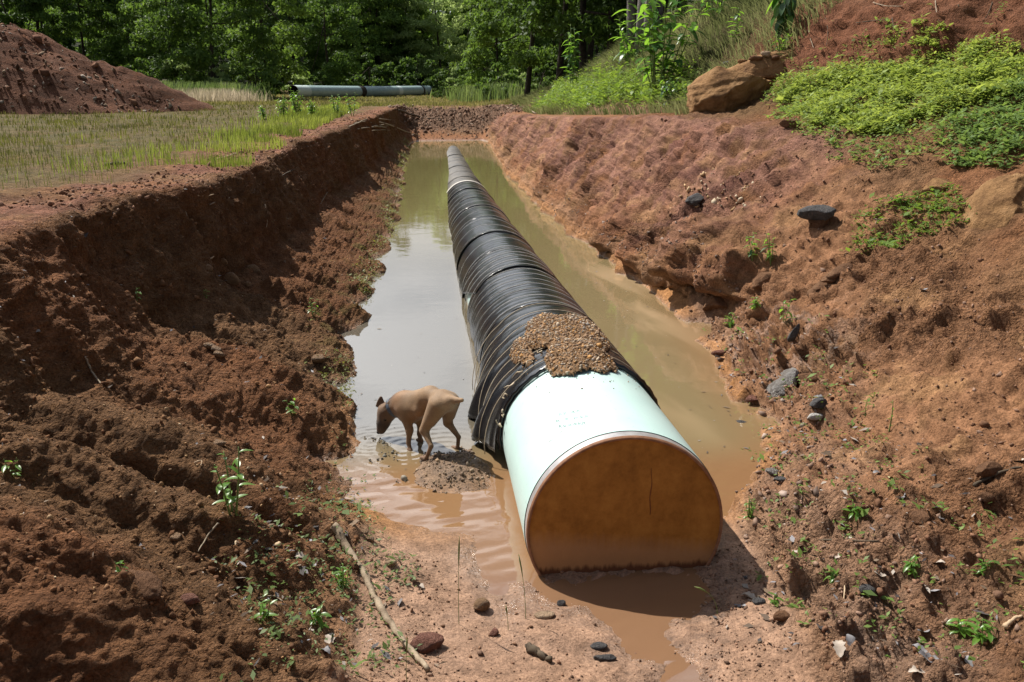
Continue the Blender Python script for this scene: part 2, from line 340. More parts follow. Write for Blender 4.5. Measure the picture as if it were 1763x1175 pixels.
yr = np.concatenate([np.linspace(-20, 2.3, 26), yr, np.exp(np.linspace(math.log(46.9), math.log(260), 70))])
NR = len(yr)
def gsm(a, k, axis):
    w = np.exp(-0.5 * (np.arange(-3 * k, 3 * k + 1) / k) ** 2); w /= w.sum()
    pad = [(0, 0)] * a.ndim; pad[axis] = (3 * k, 3 * k)
    b_ = np.pad(a, pad, mode='edge'); out = np.zeros_like(a)
    for i, wi in enumerate(w):
        sl = [slice(None)] * a.ndim; sl[axis] = slice(i, i + a.shape[axis]); out += wi * b_[tuple(sl)]
    return out
nx = np.stack([np.interp(yr, t[:, 0], t[:, 1]) for t in NODES], 1)
nz = np.stack([np.interp(yr, t[:, 0], t[:, 2]) for t in NODES], 1)
core = (yr > 2.35) & (yr < 46.5); ci = np.where(core)[0]
nx[ci] = gsm(nx[ci], 8, 0); nz[ci] = gsm(nz[ci], 8, 0)
# bulges and alcoves of the left bank
Yp = np.stack([yr * 0.9, yr * 0 + 3.1, yr * 0], 1)
wob = fbm(Yp, 3, 5) * 0.30 * core; wob2 = fbm(Yp * 1.4, 3, 9) * 0.24 * core
fade = sstep(46, 38, yr)
nx[:, 4] += wob * fade; nx[:, 3] += wob * fade * .6; nx[:, 5] += wob2 * fade; nx[:, 6] += fbm(Yp * 2.2, 3, 15) * 0.10 * fade * sstep(5, 6.5, yr)
nx[:, 9] += fbm(Yp * 2.0, 3, 21) * 0.13 * fade * sstep(4.6, 6, yr)
nx[:, 10] += fbm(Yp * 1.1, 3, 25) * 0.22 * fade; nx[:, 11] += fbm(Yp * 0.8, 3, 27) * 0.25 * fade
cx = []; cz = []; cu = []
for k, c in enumerate(COUNTS):
    t = np.linspace(0, 1, c, endpoint=(k == len(COUNTS) - 1))
    if k == 0: t = 1 - (1 - t) ** 1.0
    cx.append(nx[:, k:k+1] * (1 - t) + nx[:, k+1:k+2] * t); cz.append(nz[:, k:k+1] * (1 - t) + nz[:, k+1:k+2] * t); cu.append(k + t)
GX = np.concatenate(cx, 1); GZ = np.concatenate(cz, 1); U = np.concatenate(cu)
GX = gsm(GX, 3, 1); GZ = gsm(GZ, 3, 1)
GY = np.repeat(yr[:, None], GX.shape[1], 1)
NCOL = GX.shape[1]
UU = np.repeat(U[None], NR, 0)
# the near spur of slumped earth on the left and the buttress on the right bank
def gauss2(x0, y0, sx, sy, rot=0.0):
    c, s = math.cos(rot), math.sin(rot)
    dx, dy = GX - x0, GY - y0
    a = (c * dx + s * dy) / sx; b_ = (-s * dx + c * dy) / sy
    return np.exp(-0.5 * (a * a + b_ * b_))
GZ += 0.30 * gauss2(-1.45, 3.15, 0.75, 0.22, -0.25)
GZ -= 0.16 * gauss2(-1.25, 3.75, 0.6, 0.20, -0.25)
GZ += 0.16 * gauss2(-1.3, 4.6, 0.6, 0.22, -0.3)
GZ -= 0.12 * gauss2(-1.3, 5.3, 0.6, 0.2, -0.3)
GZ += 0.14 * gauss2(-1.4, 6.2, 0.5, 0.22, -0.3)
GZ -= 0.22 * gauss2(3.15, 8.75, 0.30, 0.30)        # hollow under the ledge
GZ += 0.16 * gauss2(3.5, 9.7, 0.45, 0.5)
# the mud bar beside the dog
_bx = fbm(np.stack([GX * 3.5, GY * 3.5, GX * 0], -1), 3, 45)
bar = gauss2(0.10, 5.62, 0.17, 0.33, 0.30) * (1 + 0.85 * _bx) + 0.35 * gauss2(-0.02, 5.30, 0.16, 0.12) * (1 + _bx)
GZ += 0.135 * np.tanh(bar * 1.5)
GZ -= 0.055 * gauss2(0.92, 3.86, 0.36, 0.16) + 0.05 * gauss2(0.36, 4.25, 0.14, 0.30, -0.3)
# outflow channel in front of the pipe
chan = np.exp(-0.5 * ((GX - (1.02 - 0.1 * np.sin(GY * 4))) / 0.10) ** 2) * sstep(4.1, 3.8, GY) * sstep(2.4, 2.7, GY)
GZ -= 0.045 * chan * (0.6 + 0.8 * fbm(np.stack([GX * 5, GY * 5, GX * 0], -1), 3, 47))

# overhanging ledges of rotten rock on the right bank
for (y0, sy_, za, zb, amt) in ((9.75, 0.42, 0.32, 0.90, 0.50), (9.05, 0.22, 0.24, 0.60, 0.32), (11.3, 0.45, 0.14, 0.60, 0.34), (12.9, 0.4, 0.10, 0.50, 0.3), (10.5, .3, .10, .45, .24), (7.9, .25, .25, .5, .16)):
    gy_ = np.exp(-((GY - y0 - 0.25 * (GZ - .4)) / sy_) ** 2) * (UU > 8.9) * (UU < 11.3)
    GX -= amt * gy_ * sstep(za, za + 0.14, GZ) * (1 - sstep(zb, zb + 0.30, GZ)); GX += 0.30 * amt * gy_ * sstep(0.02, .1, GZ) * (1 - sstep(za, za + .1, GZ))
P = np.stack([GX, GY, GZ], -1).astype(np.float32)
def grid_normals(P):
    du = np.gradient(P, axis=1); dv = np.gradient(P, axis=0)
    n = np.cross(du, dv); n /= np.linalg.norm(n, axis=-1, keepdims=True) + 1e-9
    return n
Nn = grid_normals(P)
# where is what (0..1 masks over the section coordinate u)
uj = UU + fbm(P * 0.9, 3, 31) * 0.25
m_wallL = sstep(3.7, 4.15, uj) * sstep(6.25, 5.85, uj)
m_bed = sstep(5.8, 6.2, UU) * sstep(9.3, 8.95, UU)
m_rightlow = sstep(8.8, 9.2, uj) * sstep(11.2, 10.8, uj)
m_scarp = sstep(12.6, 13.1, uj) * sstep(14.3, 13.9, uj)
m_plat = sstep(4.1, 3.8, uj)
m_up = sstep(10.8, 11.3, uj) * sstep(12.9, 12.4, uj) * sstep(22, 15, GY)
near = sstep(60, 30, GY)
cloddy = sstep(-0.15, 0.35, fbm(P * 0.8, 3, 41))           # patches of broken clods
flat_front = sstep(4.9, 4.2, GY) * m_bed
slope = 1 - np.clip(Nn[..., 2], 0, 1)
A_big = (0.10 * m_up + 0.15 * m_wallL * (1 - .45 * sstep(8, 12, GY)) + 0.14 * m_rightlow + 0.26 * m_scarp + 0.05 * m_plat) * near * sstep(9.1, 6, GY * 0 + np.where(UU > 8, 7, 6))
A_mid = (0.055 * m_up + 0.042 * m_wallL + (0.075 + 0.055 * cloddy) * m_rightlow + 0.09 * m_scarp + 0.03 * m_plat + 0.012 * m_bed) * near
A_fin = (0.016 * m_up + 0.024 * m_wallL + (0.018 + 0.014 * cloddy) * m_rightlow + 0.02 * m_scarp + 0.010 * m_plat + 0.006 * m_bed + 0.009 * flat_front * cloddy) * near
near_edge = np.exp(-((GZ - 0.0) / 0.10) ** 2)
berm = sstep(40.5, 42, GY) * sstep(48, 45, GY) * sstep(3.5, 5, UU) * sstep(12.5, 11, UU)
A_mid = A_mid + 0.15 * berm; A_fin = A_fin + 0.05 * berm
fl = np.stack([GX * 0.9, GY, GZ * 0.9], -1)
d = A_big * fbm(fl * 1.5, 3, 51) + A_mid * (ridged(P * 3.6, 3, 55) - 0.1) + A_mid * 0.6 * fbm(P * 7.5, 2, 58) + A_fin * fbm(P * 19, 3, 61, 0.7) + A_fin * 0.75 * np.maximum(fbm(P * 36, 2, 65), -0.1)
# rills running down the banks
rid = np.stack([GY * 1.55 + (UU - 4) * 0.55, (UU - 4) * 0.55, GX * 0 + 2.7], -1)
d = d + 0.26 * m_wallL * (1 - .5 * sstep(8, 12, GY)) * sstep(4.0, 4.5, uj) * near * (np.abs(fbm(rid, 3, 67)) ** 0.8 - 0.22)
gul = np.stack([GY * 3.2 + GX * 0.5, UU * 0.8, GX * 0], -1)
d = d - (0.17 * sstep(9.2, 9.7, UU) * sstep(11.1, 10.6, UU) * sstep(8.5, 10.5, GY) + 0.085 * sstep(4.05, 4.4, UU) * sstep(6.1, 5.4, UU)) * near * np.abs(fbm(gul, 3, 71)) ** 0.7
gul2 = np.stack([GY * 7 + GX * 2.2, UU * 1.3, GX * 0], -1)
d = d + 0.10 * sstep(9.2, 9.6, UU) * sstep(11.1, 10.7, UU) * sstep(8.5, 10.5, GY) * near * fbm(gul2, 4, 75, 0.6)
# broken rock ribs at the near right bank
wetrock = np.exp(-(((GX - 3.05) / 0.55) ** 2 + ((GY - 7.0) / 1.0) ** 2))
strata = np.stack([GX * 3 - GZ * 4, GY * 6, GZ * 16 + GX * 4], -1)
d = d + 0.13 * wetrock * ridged(strata, 3, 81)
fl2 = sstep(60, 70, GY)
P2 = P + Nn * d[..., None].astype(np.float32)
P2[..., 2] += (fbm(P * 0.05, 3, 91) * 0.2 * sstep(46, 90, GY) * sstep(5, 3, UU)).astype(np.float32)
NN2 = grid_normals(P2)
# colours of the ground itself, plus a little painted shade
red = np.array([0.235, 0.108, 0.051]); brown = np.array([0.190, 0.103, 0.051]); pink = np.array([0.225, 0.115, 0.084]); mud = np.array([0.325, 0.198, 0.128])
ochre = np.array([0.30, 0.170, 0.080]); dark = np.array([0.075, 0.042, 0.026]); straw = np.array([0.15, 0.115, 0.05]); olive = np.array([0.072, 0.072, 0.026]); moss = np.array([0.09, 0.085, 0.022])
def mixc(c, target, m): return c * (1 - m[..., None]) + target * m[..., None]
nl = fbm(P * 0.7, 4, 101) * 0.5 + 0.5; nm = fbm(P * 2.6, 4, 105) * 0.5 + 0.5; nf = fbm(P * 9, 3, 109) * 0.5 + 0.5
C = np.zeros(P.shape) + brown
C = mixc(C, red * 0.9, sstep(0.4, 0.65, nl))
C = mixc(C, pink, sstep(9.3, 10.2, uj) * sstep(11.6, 11.0, uj) * sstep(8.5, 11, GY) * sstep(0.25, 0.6, nm) * 0.95)
C = mixc(C, np.array([0.235, 0.120, 0.062]), m_rightlow * sstep(10, 8.5, GY))
C = mixc(C, np.array([.135, .062, .047]), sstep(9.2, 9.8, uj) * sstep(11.4, 10.9, uj) * sstep(8, 10.5, GY) * sstep(0.05, 0.45, fbm(gul2 * np.array([1.0, .6, 1], dtype=np.float32), 4, 77, .6)) * .8)
C = mixc(C, np.array([.155, .062, .036]), m_scarp * .7)
C = mixc(C, ochre, m_rightlow * sstep(0.55, 0.75, nm) * 0.55)
C = mixc(C, mud, flat_front * 0.95)
C = mixc(C, mud * 0.95, sstep(5.0, 4.3, GY) * sstep(8.8, 9.0, UU) * sstep(10.2, 9.5, uj) * 0.8)
C = mixc(C, mud * np.array([.85, .8, .75]), sstep(8.9, 9.05, UU) * sstep(9.5, 9.1, uj) * sstep(4, 6, GY) * 0.8)
C = mixc(C, pink * np.array([0.85, .75, .68]), m_plat * sstep(2.5, 3.2, uj) * sstep(0.3, 0.6, nm) * 0.8)
C = mixc(C, olive, sstep(3.35, 2.7, uj) * (0.55 + 0.45 * nm))
C = mixc(C, straw, sstep(46, 50, GY) * sstep(12.5, 11.5, UU))
C = mixc(C, olive, sstep(11.5, 12.0, uj) * sstep(13.2, 12.7, uj) * 0.45 * nm)
C = mixc(C, olive * 0.8, sstep(12.1, 12.4, UU) * sstep(16, 19, GY) * 0.9)
C = mixc(C, olive * 0.6, sstep(14.0, 14.3, UU))
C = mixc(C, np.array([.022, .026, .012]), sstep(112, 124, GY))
C = mixc(C, np.array([.17, .095, .06]), sstep(11.9, 12.1, uj) * sstep(12.75, 12.5, uj) * sstep(16.5, 18, GY) * sstep(29, 26, GY) * 0.9)
C = mixc(C, moss, m_wallL * sstep(5.3, 5.9, uj) * sstep(7, 9, GY) * sstep(0.5, 0.7, nf) * 0.7)
C = mixc(C, np.array([.22, .138, .095]), berm * 0.9)
C = mixc(C, np.array([.33, .16, .06]), m_bed * (1 - flat_front) * sstep(39.5, 38, GY))
C = C * (1 - 0.08 * m_wallL[..., None])  # part of the left bank's shade is put into its colour
C = mixc(C, np.array([.19, .125, .078]), np.clip(bar * 2.0, 0, 1) * 0.9)
C = C * (0.75 + 0.5 * nf[..., None])
wet_m = np.clip(np.exp(-np.maximum(P2[..., 2], 0) / 0.035) * sstep(3.0, 3.3, UU * 0 + 4) * (UU > 5.3) * (UU < 9.9) * sstep(46, 40, GY), 0, 1)
wet_m = np.maximum(wet_m, 0.75 * bar.clip(0, 1))
wet_m = np.maximum(wet_m, 0.6 * m_rightlow * sstep(.5, .05, P2[..., 2]) * sstep(.42, .62, nm) * sstep(11, 8, GY))
wet_m = np.maximum(wet_m, wetrock * 0.8 * sstep(0.45, 0.6, nf))
wet_m = np.maximum(wet_m, flat_front * sstep(2.6, 3.4, GY) * (0.40 + 0.60 * sstep(0.045, 0.0, P2[..., 2])) * (0.55 + 0.9 * nm))
wet_m = np.clip(wet_m * (0.6 + 0.9 * (nf - .3)), 0, 1)
C = C * (1 - 0.26 * wet_m[..., None])
clod_m = np.clip(0.7 * m_up + 1.0 * m_wallL + (0.25 + 0.75 * cloddy) * m_rightlow + 0.6 * m_scarp + 0.3 * m_plat + 0.04 * m_bed + berm, 0, 1) * (1 - 0.6 * wet_m)
idx = np.arange(NR * NCOL).reshape(NR, NCOL)
quads = np.stack([idx[:-1, :-1], idx[:-1, 1:], idx[1:, 1:], idx[1:, :-1]], -1).reshape(-1, 4)
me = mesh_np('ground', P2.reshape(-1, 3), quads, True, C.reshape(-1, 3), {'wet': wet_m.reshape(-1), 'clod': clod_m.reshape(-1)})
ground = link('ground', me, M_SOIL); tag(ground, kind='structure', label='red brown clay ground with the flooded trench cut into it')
BVH = BVHTree.FromPolygons([tuple(v) for v in P2.reshape(-1, 3).tolist()], quads.tolist())
def gz(x, y, top=40.0):
    h = BVH.ray_cast(Vector((float(x), float(y), top)), Vector((0, 0, -1)))
    return (h[0].z, np.array(h[1])) if h[0] is not None else (0.0, np.array([0, 0, 1.0]))
def at(px, py):
    """the point of the ground seen at a photo pixel"""
    h = BVH.ray_cast(Vector(CAMP), Vector(pray(px, py)))
    if h[0] is None: return np.array(at_z(px, py, 0)), np.array([0, 0, 1.0])
    n = np.array(h[1]); n = n if n[2] > -0.2 else -n
    return np.array(h[0]), n

# ------------------------------------------------------------------ WATER
wy = np.concatenate([np.arange(2.4, 9, 0.022), np.exp(np.arange(math.log(9.02), math.log(43.5), 0.006))])
wx = np.linspace(-1.5, 3.6, 190)
WX, WY = np.meshgrid(wx, wy)
DOGW = at_z(700, 770)
def rings(cx, cy, lam, amp, r0, r1):
    r = np.hypot(WX - cx, WY - cy)
    return amp * np.sin(2 * math.pi * r / lam) * np.exp(-((r - r0) / r1) ** 2)
Pw = np.stack([WX, WY, WX * 0], -1)
WZ = rings(DOGW[0], DOGW[1], 0.075, 0.0018, 0.15, 0.30) + rings(DOGW[0] - 0.25, DOGW[1] + .12, 0.06, 0.0012, 0.1, 0.2) + rings(0.05, 5.75, 0.085, 0.0016, 0.2, 0.35)
shallow = sstep(5.9, 5.2, WY)
WZ += shallow * 0.0045 * fbm(np.stack([WX * 5 + WY * 2, WY * 15 - WX * 4, WX * 0], -1), 3, 121)
WZ += 0.0006 * fbm(np.stack([WX * 2.2, WY * 5, WX * 0], -1), 3, 125)
wc_tan = np.array([0.20, 0.150, 0.078]); wc_green = np.array([0.16, 0.14, 0.055]); wc_or = np.array([0.225, 0.118, 0.056])
sw = fbm(np.stack([WX * 2.2 + WY * 0.5, WY * 0.45, WX * 0], -1), 4, 131) * 0.5 + 0.5
WC = np.zeros(Pw.shape) + wc_tan
WC = mixc(WC, wc_green, sstep(8, 22, WY) * 0.8)
WC = mixc(WC, np.array([0.36, 0.26, 0.15]), sstep(1.4, 2.2, WX) * sstep(5, 7, WY) * sstep(20, 10, WY) * sstep(0.45, 0.7, sw) * 0.8)
WC = mixc(WC, wc_or, shallow * 0.85)
WC = mixc(WC, np.array([0.20, 0.112, 0.062]), sstep(4.2, 3.9, WY))
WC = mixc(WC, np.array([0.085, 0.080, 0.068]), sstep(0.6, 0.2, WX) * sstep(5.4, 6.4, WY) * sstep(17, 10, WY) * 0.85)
WC = mixc(WC, wc_or, sstep(0.5, 0.0, np.interp(WY, NODES[9][:, 0], NODES[9][:, 1]) - WX) * sstep(12, 8, WY) * 0.5)
wi = np.arange(WX.size).reshape(WX.shape)
wq = np.stack([wi[:-1, :-1], wi[:-1, 1:], wi[1:, 1:], wi[1:, :-1]], -1).reshape(-1, 4)
M_WATER, N, L, b = newmat('muddy_water')
at_ = N.new('ShaderNodeAttribute'); at_.attribute_name = 'Col'; L.new(at_.outputs['Color'], b.inputs['Base Color'])
b.inputs['Roughness'].default_value = 0.03; b.inputs['IOR'].default_value = 1.62; setspec(b, 1.0)
wnz = add_noise(N, L, 6, 3); bump(N, L, b, wnz.outputs['Fac'], 0.045, 0.02)
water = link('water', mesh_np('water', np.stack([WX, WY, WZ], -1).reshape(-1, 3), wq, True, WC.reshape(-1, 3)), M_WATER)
tag(water, kind='structure', label='muddy water standing in the trench around the pipeline')

# ------------------------------------------------------------------ PIPELINE IN THE TRENCH
R_PIPE = 0.535
PK = np.array([4.07, 7.0, 11.0, 17.0, 25.0, 36.0, 41.0]); PXk = np.array([0.981, 0.962, 0.895, 0.845, 0.837, 0.87, 0.87]); PZk = np.array([0.272, 0.135, 0.03, -0.164, -0.44, -0.52, -0.75])
_py = np.linspace(3.6, 40.5, 740)
_px = gsm(np.interp(_py, PK, PXk), 22, 0); _pz = gsm(np.interp(_py, PK, PZk), 22, 0)
def pipe_c(Y): return np.interp(Y, _py, _px), np.interp(Y, _py, _pz)
X0, Z0 = pipe_c(4.07)
pipeline = empty('pipeline', (X0, 4.07, 0.0))
tag(pipeline, 'long pale green pipeline lying half submerged in the trench under black wrap', 'pipe')
PO = np.array([X0, 4.07, 0.0])
def tube_y(ys, rfun, a0=0.0, a1=2 * math.pi, na=64, ofs=None):
    """surface of revolution about the pipe's line: ys stations, rfun(y, ang) radius; angle 0 = +x, 90 deg = up"""
    closed = abs(a1 - a0 - 2 * math.pi) < 1e-6
    an = np.linspace(a0, a1, na, endpoint=not closed)
    yy, aa = np.meshgrid(ys, an, indexing='ij')
    xc, zc = pipe_c(yy); r = rfun(yy, aa)
    V = np.stack([xc + r * np.cos(aa), yy, zc + r * np.sin(aa)], -1) - PO
    m, n = yy.shape; i = np.arange(m * n).reshape(m, n)
    if closed: i = np.concatenate([i, i[:, :1]], 1)
    q = np.stack([i[:-1, :-1], i[1:, :-1], i[1:, 1:], i[:-1, 1:]], -1).reshape(-1, 4)
    return V.reshape(-1, 3), q
M_PIPE, N, L, b = newmat('pale_green_epoxy')
n = add_noise(N, L, 2.5, 6, 0.6); r = ramp(N, L, n.outputs['Fac'], [(0.3, (0.41, 0.57, 0.54)), (0.7, (0.475, 0.625, 0.59))])
n2 = add_noise(N, L, 55, 3, 0.5); r2 = ramp(N, L, n2.outputs['Fac'], [(0.66, (1, 1, 1)), (0.72, (0.55, 0.50, 0.42))])
mx = mulcol(N, L, r.outputs['Color'], r2.outputs['Color'], 0.5)
tc = N.new('ShaderNodeTexCoord'); sx = N.new('ShaderNodeSeparateXYZ'); L.new(tc.outputs['Object'], sx.inputs[0])
n3 = add_noise(N, L, 7, 5); ad = N.new('ShaderNodeMath'); ad.operation = 'MULTIPLY_ADD'; ad.inputs[1].default_value = 0.12; L.new(n3.outputs['Fac'], ad.inputs[0]); L.new(sx.outputs['Z'], ad.inputs[2])
mr = N.new('ShaderNodeMapRange'); mr.inputs['From Min'].default_value = 0.08; mr.inputs['From Max'].default_value = 0.2; mr.inputs['To Min'].default_value = 0.75; mr.inputs['To Max'].default_value = 0.0; L.new(ad.outputs[0], mr.inputs['Value'])
mm = N.new('ShaderNodeMixRGB'); mm.inputs['Color2'].default_value = (0.30, 0.19, 0.11, 1); L.new(mr.outputs['Result'], mm.inputs['Fac']); L.new(mx.outputs['Color'], mm.inputs['Color1']); L.new(mm.outputs['Color'], b.inputs['Base Color'])
b.inputs['Roughness'].default_value = 0.42; setspec(b, 0.4)
v, q = tube_y(np.concatenate([[4.145], np.linspace(4.2, 40.2, 110)]), lambda y, a: R_PIPE + 0 * y, na=96)
link('pipe_shell', mesh_np('pipe_shell', v, q, True), M_PIPE, pipeline)
# bare steel cutback, bevel and closing plate
M_STEEL, N, L, b = newmat('bare_steel_cutback')
n = add_noise(N, L, 18, 5); r = ramp(N, L, n.outputs['Fac'], [(0.35, (0.42, 0.40, 0.40)), (0.65, (0.55, 0.53, 0.52))]); L.new(r.outputs['Color'], b.inputs['Base Color'])
b.inputs['Roughness'].default_value = 0.4; b.inputs['Metallic'].default_value = 0.6
v, q = tube_y(np.array([4.085, 4.09, 4.118, 4.120, 4.1455]), lambda y, a: R_PIPE - 0.004 + 0 * y, na=96)
link('steel_cutback', mesh_np('steel_cutback', v, q, True), M_STEEL, pipeline)
M_RUST = mat_noise('rusty_steel_edge', (0.16, 0.07, 0.035), (0.30, 0.15, 0.08), 22, 0.75, 0.3, 0.4, 0.003)
ys = np.array([4.085, 4.070, 4.066, 4.066, 4.080])
rr_ = np.array([R_PIPE - 0.004, R_PIPE - 0.008, R_PIPE - 0.012, R_PIPE - 0.020, R_PIPE - 0.022])
an = np.linspace(0, 2 * math.pi, 96, endpoint=False)
V = np.concatenate([np.stack([X0 + r0 * np.cos(an), 0 * an + y0, Z0 + r0 * np.sin(an)], 1) for y0, r0 in zip(ys, rr_)]) - PO
i = np.arange(5 * 96).reshape(5, 96); i = np.concatenate([i, i[:, :1]], 1)
q = np.stack([i[:-1, :-1], i[:-1, 1:], i[1:, 1:], i[1:, :-1]], -1).reshape(-1, 4)
link('bevelled_rim', mesh_np('bevelled_rim', V, q, True), M_RUST, pipeline)
M_CAP, N, L, b = newmat('rusty_end_plate')
tc = N.new('ShaderNodeTexCoord'); mp = N.new('ShaderNodeMapping'); mp.inputs['Scale'].default_value = (2.6, 1, 1.5); L.new(tc.outputs['Object'], mp.inputs['Vector'])
n = N.new('ShaderNodeTexNoise'); n.inputs['Scale'].default_value = 1.6; n.inputs['Detail'].default_value = 8; n.inputs['Roughness'].default_value = 0.65; L.new(mp.outputs['Vector'], n.inputs['Vector'])
nn = add_noise(N, L, 11, 9, 0.75); av = N.new('ShaderNodeMath'); av.operation = 'ADD'; L.new(n.outputs['Fac'], av.inputs[0]); L.new(nn.outputs['Fac'], av.inputs[1])
hv = N.new('ShaderNodeMath'); hv.operation = 'MULTIPLY'; hv.inputs[1].default_value = 0.5; L.new(av.outputs[0], hv.inputs[0])
r = ramp(N, L, hv.outputs[0], [(0.34, (0.17, 0.070, 0.013)), (0.5, (0.30, 0.132, 0.025)), (0.66, (0.42, 0.20, 0.045))])
sx = N.new('ShaderNodeSeparateXYZ'); L.new(tc.outputs['Object'], sx.inputs[0])
mp2 = N.new('ShaderNodeMapping'); mp2.inputs['Scale'].default_value = (45, 1, 5); L.new(tc.outputs['Object'], mp2.inputs['Vector'])
n4 = N.new('ShaderNodeTexNoise'); n4.inputs['Scale'].default_value = 1.0; n4.inputs['Detail'].default_value = 4; L.new(mp2.outputs['Vector'], n4.inputs['Vector'])
e1 = N.new('ShaderNodeMath'); e1.operation = 'MULTIPLY_ADD'; e1.inputs[1].default_value = -0.07; L.new(n4.outputs['Fac'], e1.inputs[0]); L.new(sx.outputs['Z'], e1.inputs[2])
e2 = N.new('ShaderNodeMath'); e2.operation = 'MULTIPLY_ADD'; e2.inputs[1].default_value = 0.10; L.new(sx.outputs['X'], e2.inputs[0]); L.new(e1.outputs[0], e2.inputs[2])
mr = N.new('ShaderNodeMapRange'); mr.inputs['From Min'].default_value = 0.09; mr.inputs['From Max'].default_value = 0.19; mr.inputs['To Min'].default_value = 0.72; mr.inputs['To Max'].default_value = 0.0; L.new(e2.outputs[0], mr.inputs['Value'])
mm = N.new('ShaderNodeMixRGB'); mm.inputs['Color2'].default_value = (0.36, 0.205, 0.105, 1); L.new(mr.outputs['Result'], mm.inputs['Fac']); L.new(r.outputs['Color'], mm.inputs['Color1'])
mr2 = N.new('ShaderNodeMapRange'); mr2.inputs['From Min'].default_value = -0.015; mr2.inputs['From Max'].default_value = 0.012; mr2.inputs['To Min'].default_value = 0.9; mr2.inputs['To Max'].default_value = 0.0; L.new(e1.outputs[0], mr2.inputs['Value'])
mm2 = N.new('ShaderNodeMixRGB'); mm2.inputs['Color2'].default_value = (0.085, 0.03, 0.015, 1); L.new(mr2.outputs['Result'], mm2.inputs['Fac']); L.new(mm.outputs['Color'], mm2.inputs['Color1']); L.new(mm2.outputs['Color'], b.inputs['Base Color'])
b.inputs['Roughness'].default_value = 0.75; setspec(b, 0.2); bump(N, L, b, nn.outputs['Fac'], 0.3, 0.004)
rings_r = np.linspace(0.0, R_PIPE - 0.0205, 9)
V = [np.array([[X0, 4.072, Z0]])]
for r0 in rings_r[1:]: V.append(np.stack([X0 + r0 * np.cos(an), 0 * an + 4.072 + 0.006 * (r0 / .51) ** 6, Z0 + r0 * np.sin(an)], 1))
V = np.concatenate(V) - PO
Fc = [(0, 1 + k, 1 + (k + 1) % 96) for k in range(96)]
for j in range(7):
    for k in range(96): Fc.append((1 + j * 96 + k, 1 + (j + 1) * 96 + k, 1 + (j + 1) * 96 + (k + 1) % 96, 1 + j * 96 + (k + 1) % 96))
link('end_plate', mesh_np('end_plate', V, Fc, True), M_CAP, pipeline)
# rust drips and the seam on the plate
M_DRIP = mat_noise('rust_drip', (0.12, 0.035, 0.012), (0.18, 0.06, 0.02), 40, 0.6, 0.3, 0)
drp = []
for (dx, z0_, z1_, w) in ((0.125, 0.60, 0.33, 0.003),):
    zs = np.linspace(z0_, z1_, 9); pts = np.stack([X0 + dx + 0.004 * np.sin(zs * 40), 0 * zs + 4.0705, zs], 1) - PO
    drp.append(tube_np(pts, w * np.array([.3, .5, .4, .8, 1, .7, .9, 1, .4]), 6))
v, f = join_np(drp); link('rust_drip', mesh_np('rust_drip', v, f, True), M_DRIP, pipeline)
# faded handwriting and chalk dash on the coating (strokes lying on the shell)
M_INK = mat_noise('faded_marker', (0.10, 0.14, 0.15), (0.28, 0.36, 0.35), 90, 0.7, 0.2, 0)
M_CHALK = mat_noise('white_chalk', (0.75, 0.76, 0.76), (0.82, 0.82, 0.82), 60, 0.9, 0.1, 0)
def on_pipe(px, py, rad):
    """where the sight line of a photo pixel meets the pipe"""
    dd = pray(px, py); t = np.linspace(3.5, 30, 4000); pt = CAMP + t[:, None] * dd
    xc, zc = pipe_c(pt[:, 1]); h = np.hypot(pt[:, 0] - xc, pt[:, 2] - zc) - rad
    k = np.argmax(h < 0); return pt[k]
def pipe_pt(Y, ang, rad):
    xc, zc = pipe_c(Y); return np.array([xc + rad * math.cos(ang), Y, zc + rad * math.sin(ang)])
def to_pipe(p):
    xc, zc = pipe_c(p[1]); return p[1], math.atan2(p[2] - zc, p[0] - xc)
rg = random.Random(5)
ink = []
for row, (ya, yb, xa, xb) in enumerate(((716, 709, 962, 1000), (727, 718, 958, 1016), (737, 731, 962, 1004))):
    x = xa
    while x < xb:
        wd = rg.uniform(4, 7); t0 = (x - xa) / (xb - xa)
        yb0 = ya + (yb - ya) * t0
        pts = [on_pipe(x + wd * u_ + rg.uniform(-.6, .6), yb0 - 5 * v_ + rg.uniform(-.8, .8), R_PIPE + 0.0022) for u_, v_ in ((0, 0), (.2, 1), (.45, .2), (.6, .9), (.9, .1))]
        if rg.random() < 0.85: ink.append(tube_np(np.array(pts) - PO, 0.0016, 4))
        x += wd + rg.uniform(1.5, 3.5)
v, f = join_np(ink); o = link('handwriting', mesh_np('handwriting', v, f), M_INK, pipeline); o['kind'] = 'stuff'
ch = [tube_np(np.array([on_pipe(945 + 22 * t, 762 - 19 * t, R_PIPE + .001) + 0.002 * rg.uniform(-1, 1) for t in np.linspace(0, 1, 7)]) - PO, 0.004, 5) for _ in range(2)]
for v, f in ch: link('chalk_mark', mesh_np('chalk_mark', v, f), M_CHALK, pipeline)

# black ribbed wrap sheets
def mat_wrap(name, c1, c2, rough):
    m, N, L, b = newmat(name)
    n = add_noise(N, L, 3.0, 7, 0.65); r = ramp(N, L, n.outputs['Fac'], [(0.35, c1), (0.7, c2)]); L.new(r.outputs['Color'], b.inputs['Base Color'])
    b.inputs['Roughness'].default_value = rough; setspec(b, 0.5)
    n2 = add_noise(N, L, 5, 4); bump(N, L, b, n2.outputs['Fac'], 0.15, 0.02); return m
M_WRAP = [mat_wrap('black_plastic_sheet', (0.005, 0.0055, 0.007), (0.013, 0.014, 0.017), 0.22),
          mat_wrap('dusty_black_sheet', (0.005, 0.0058, 0.0075), (0.016, 0.0175, 0.022), 0.21),
          mat_wrap('muddy_black_sheet', (0.022, 0.020, 0.018), (0.11, 0.088, 0.062), 0.5)]
M_ROPE = mat_noise('pale_strap', (0.42, 0.40, 0.36), (0.70, 0.67, 0.61), 30, 0.7, 0.3, 0)
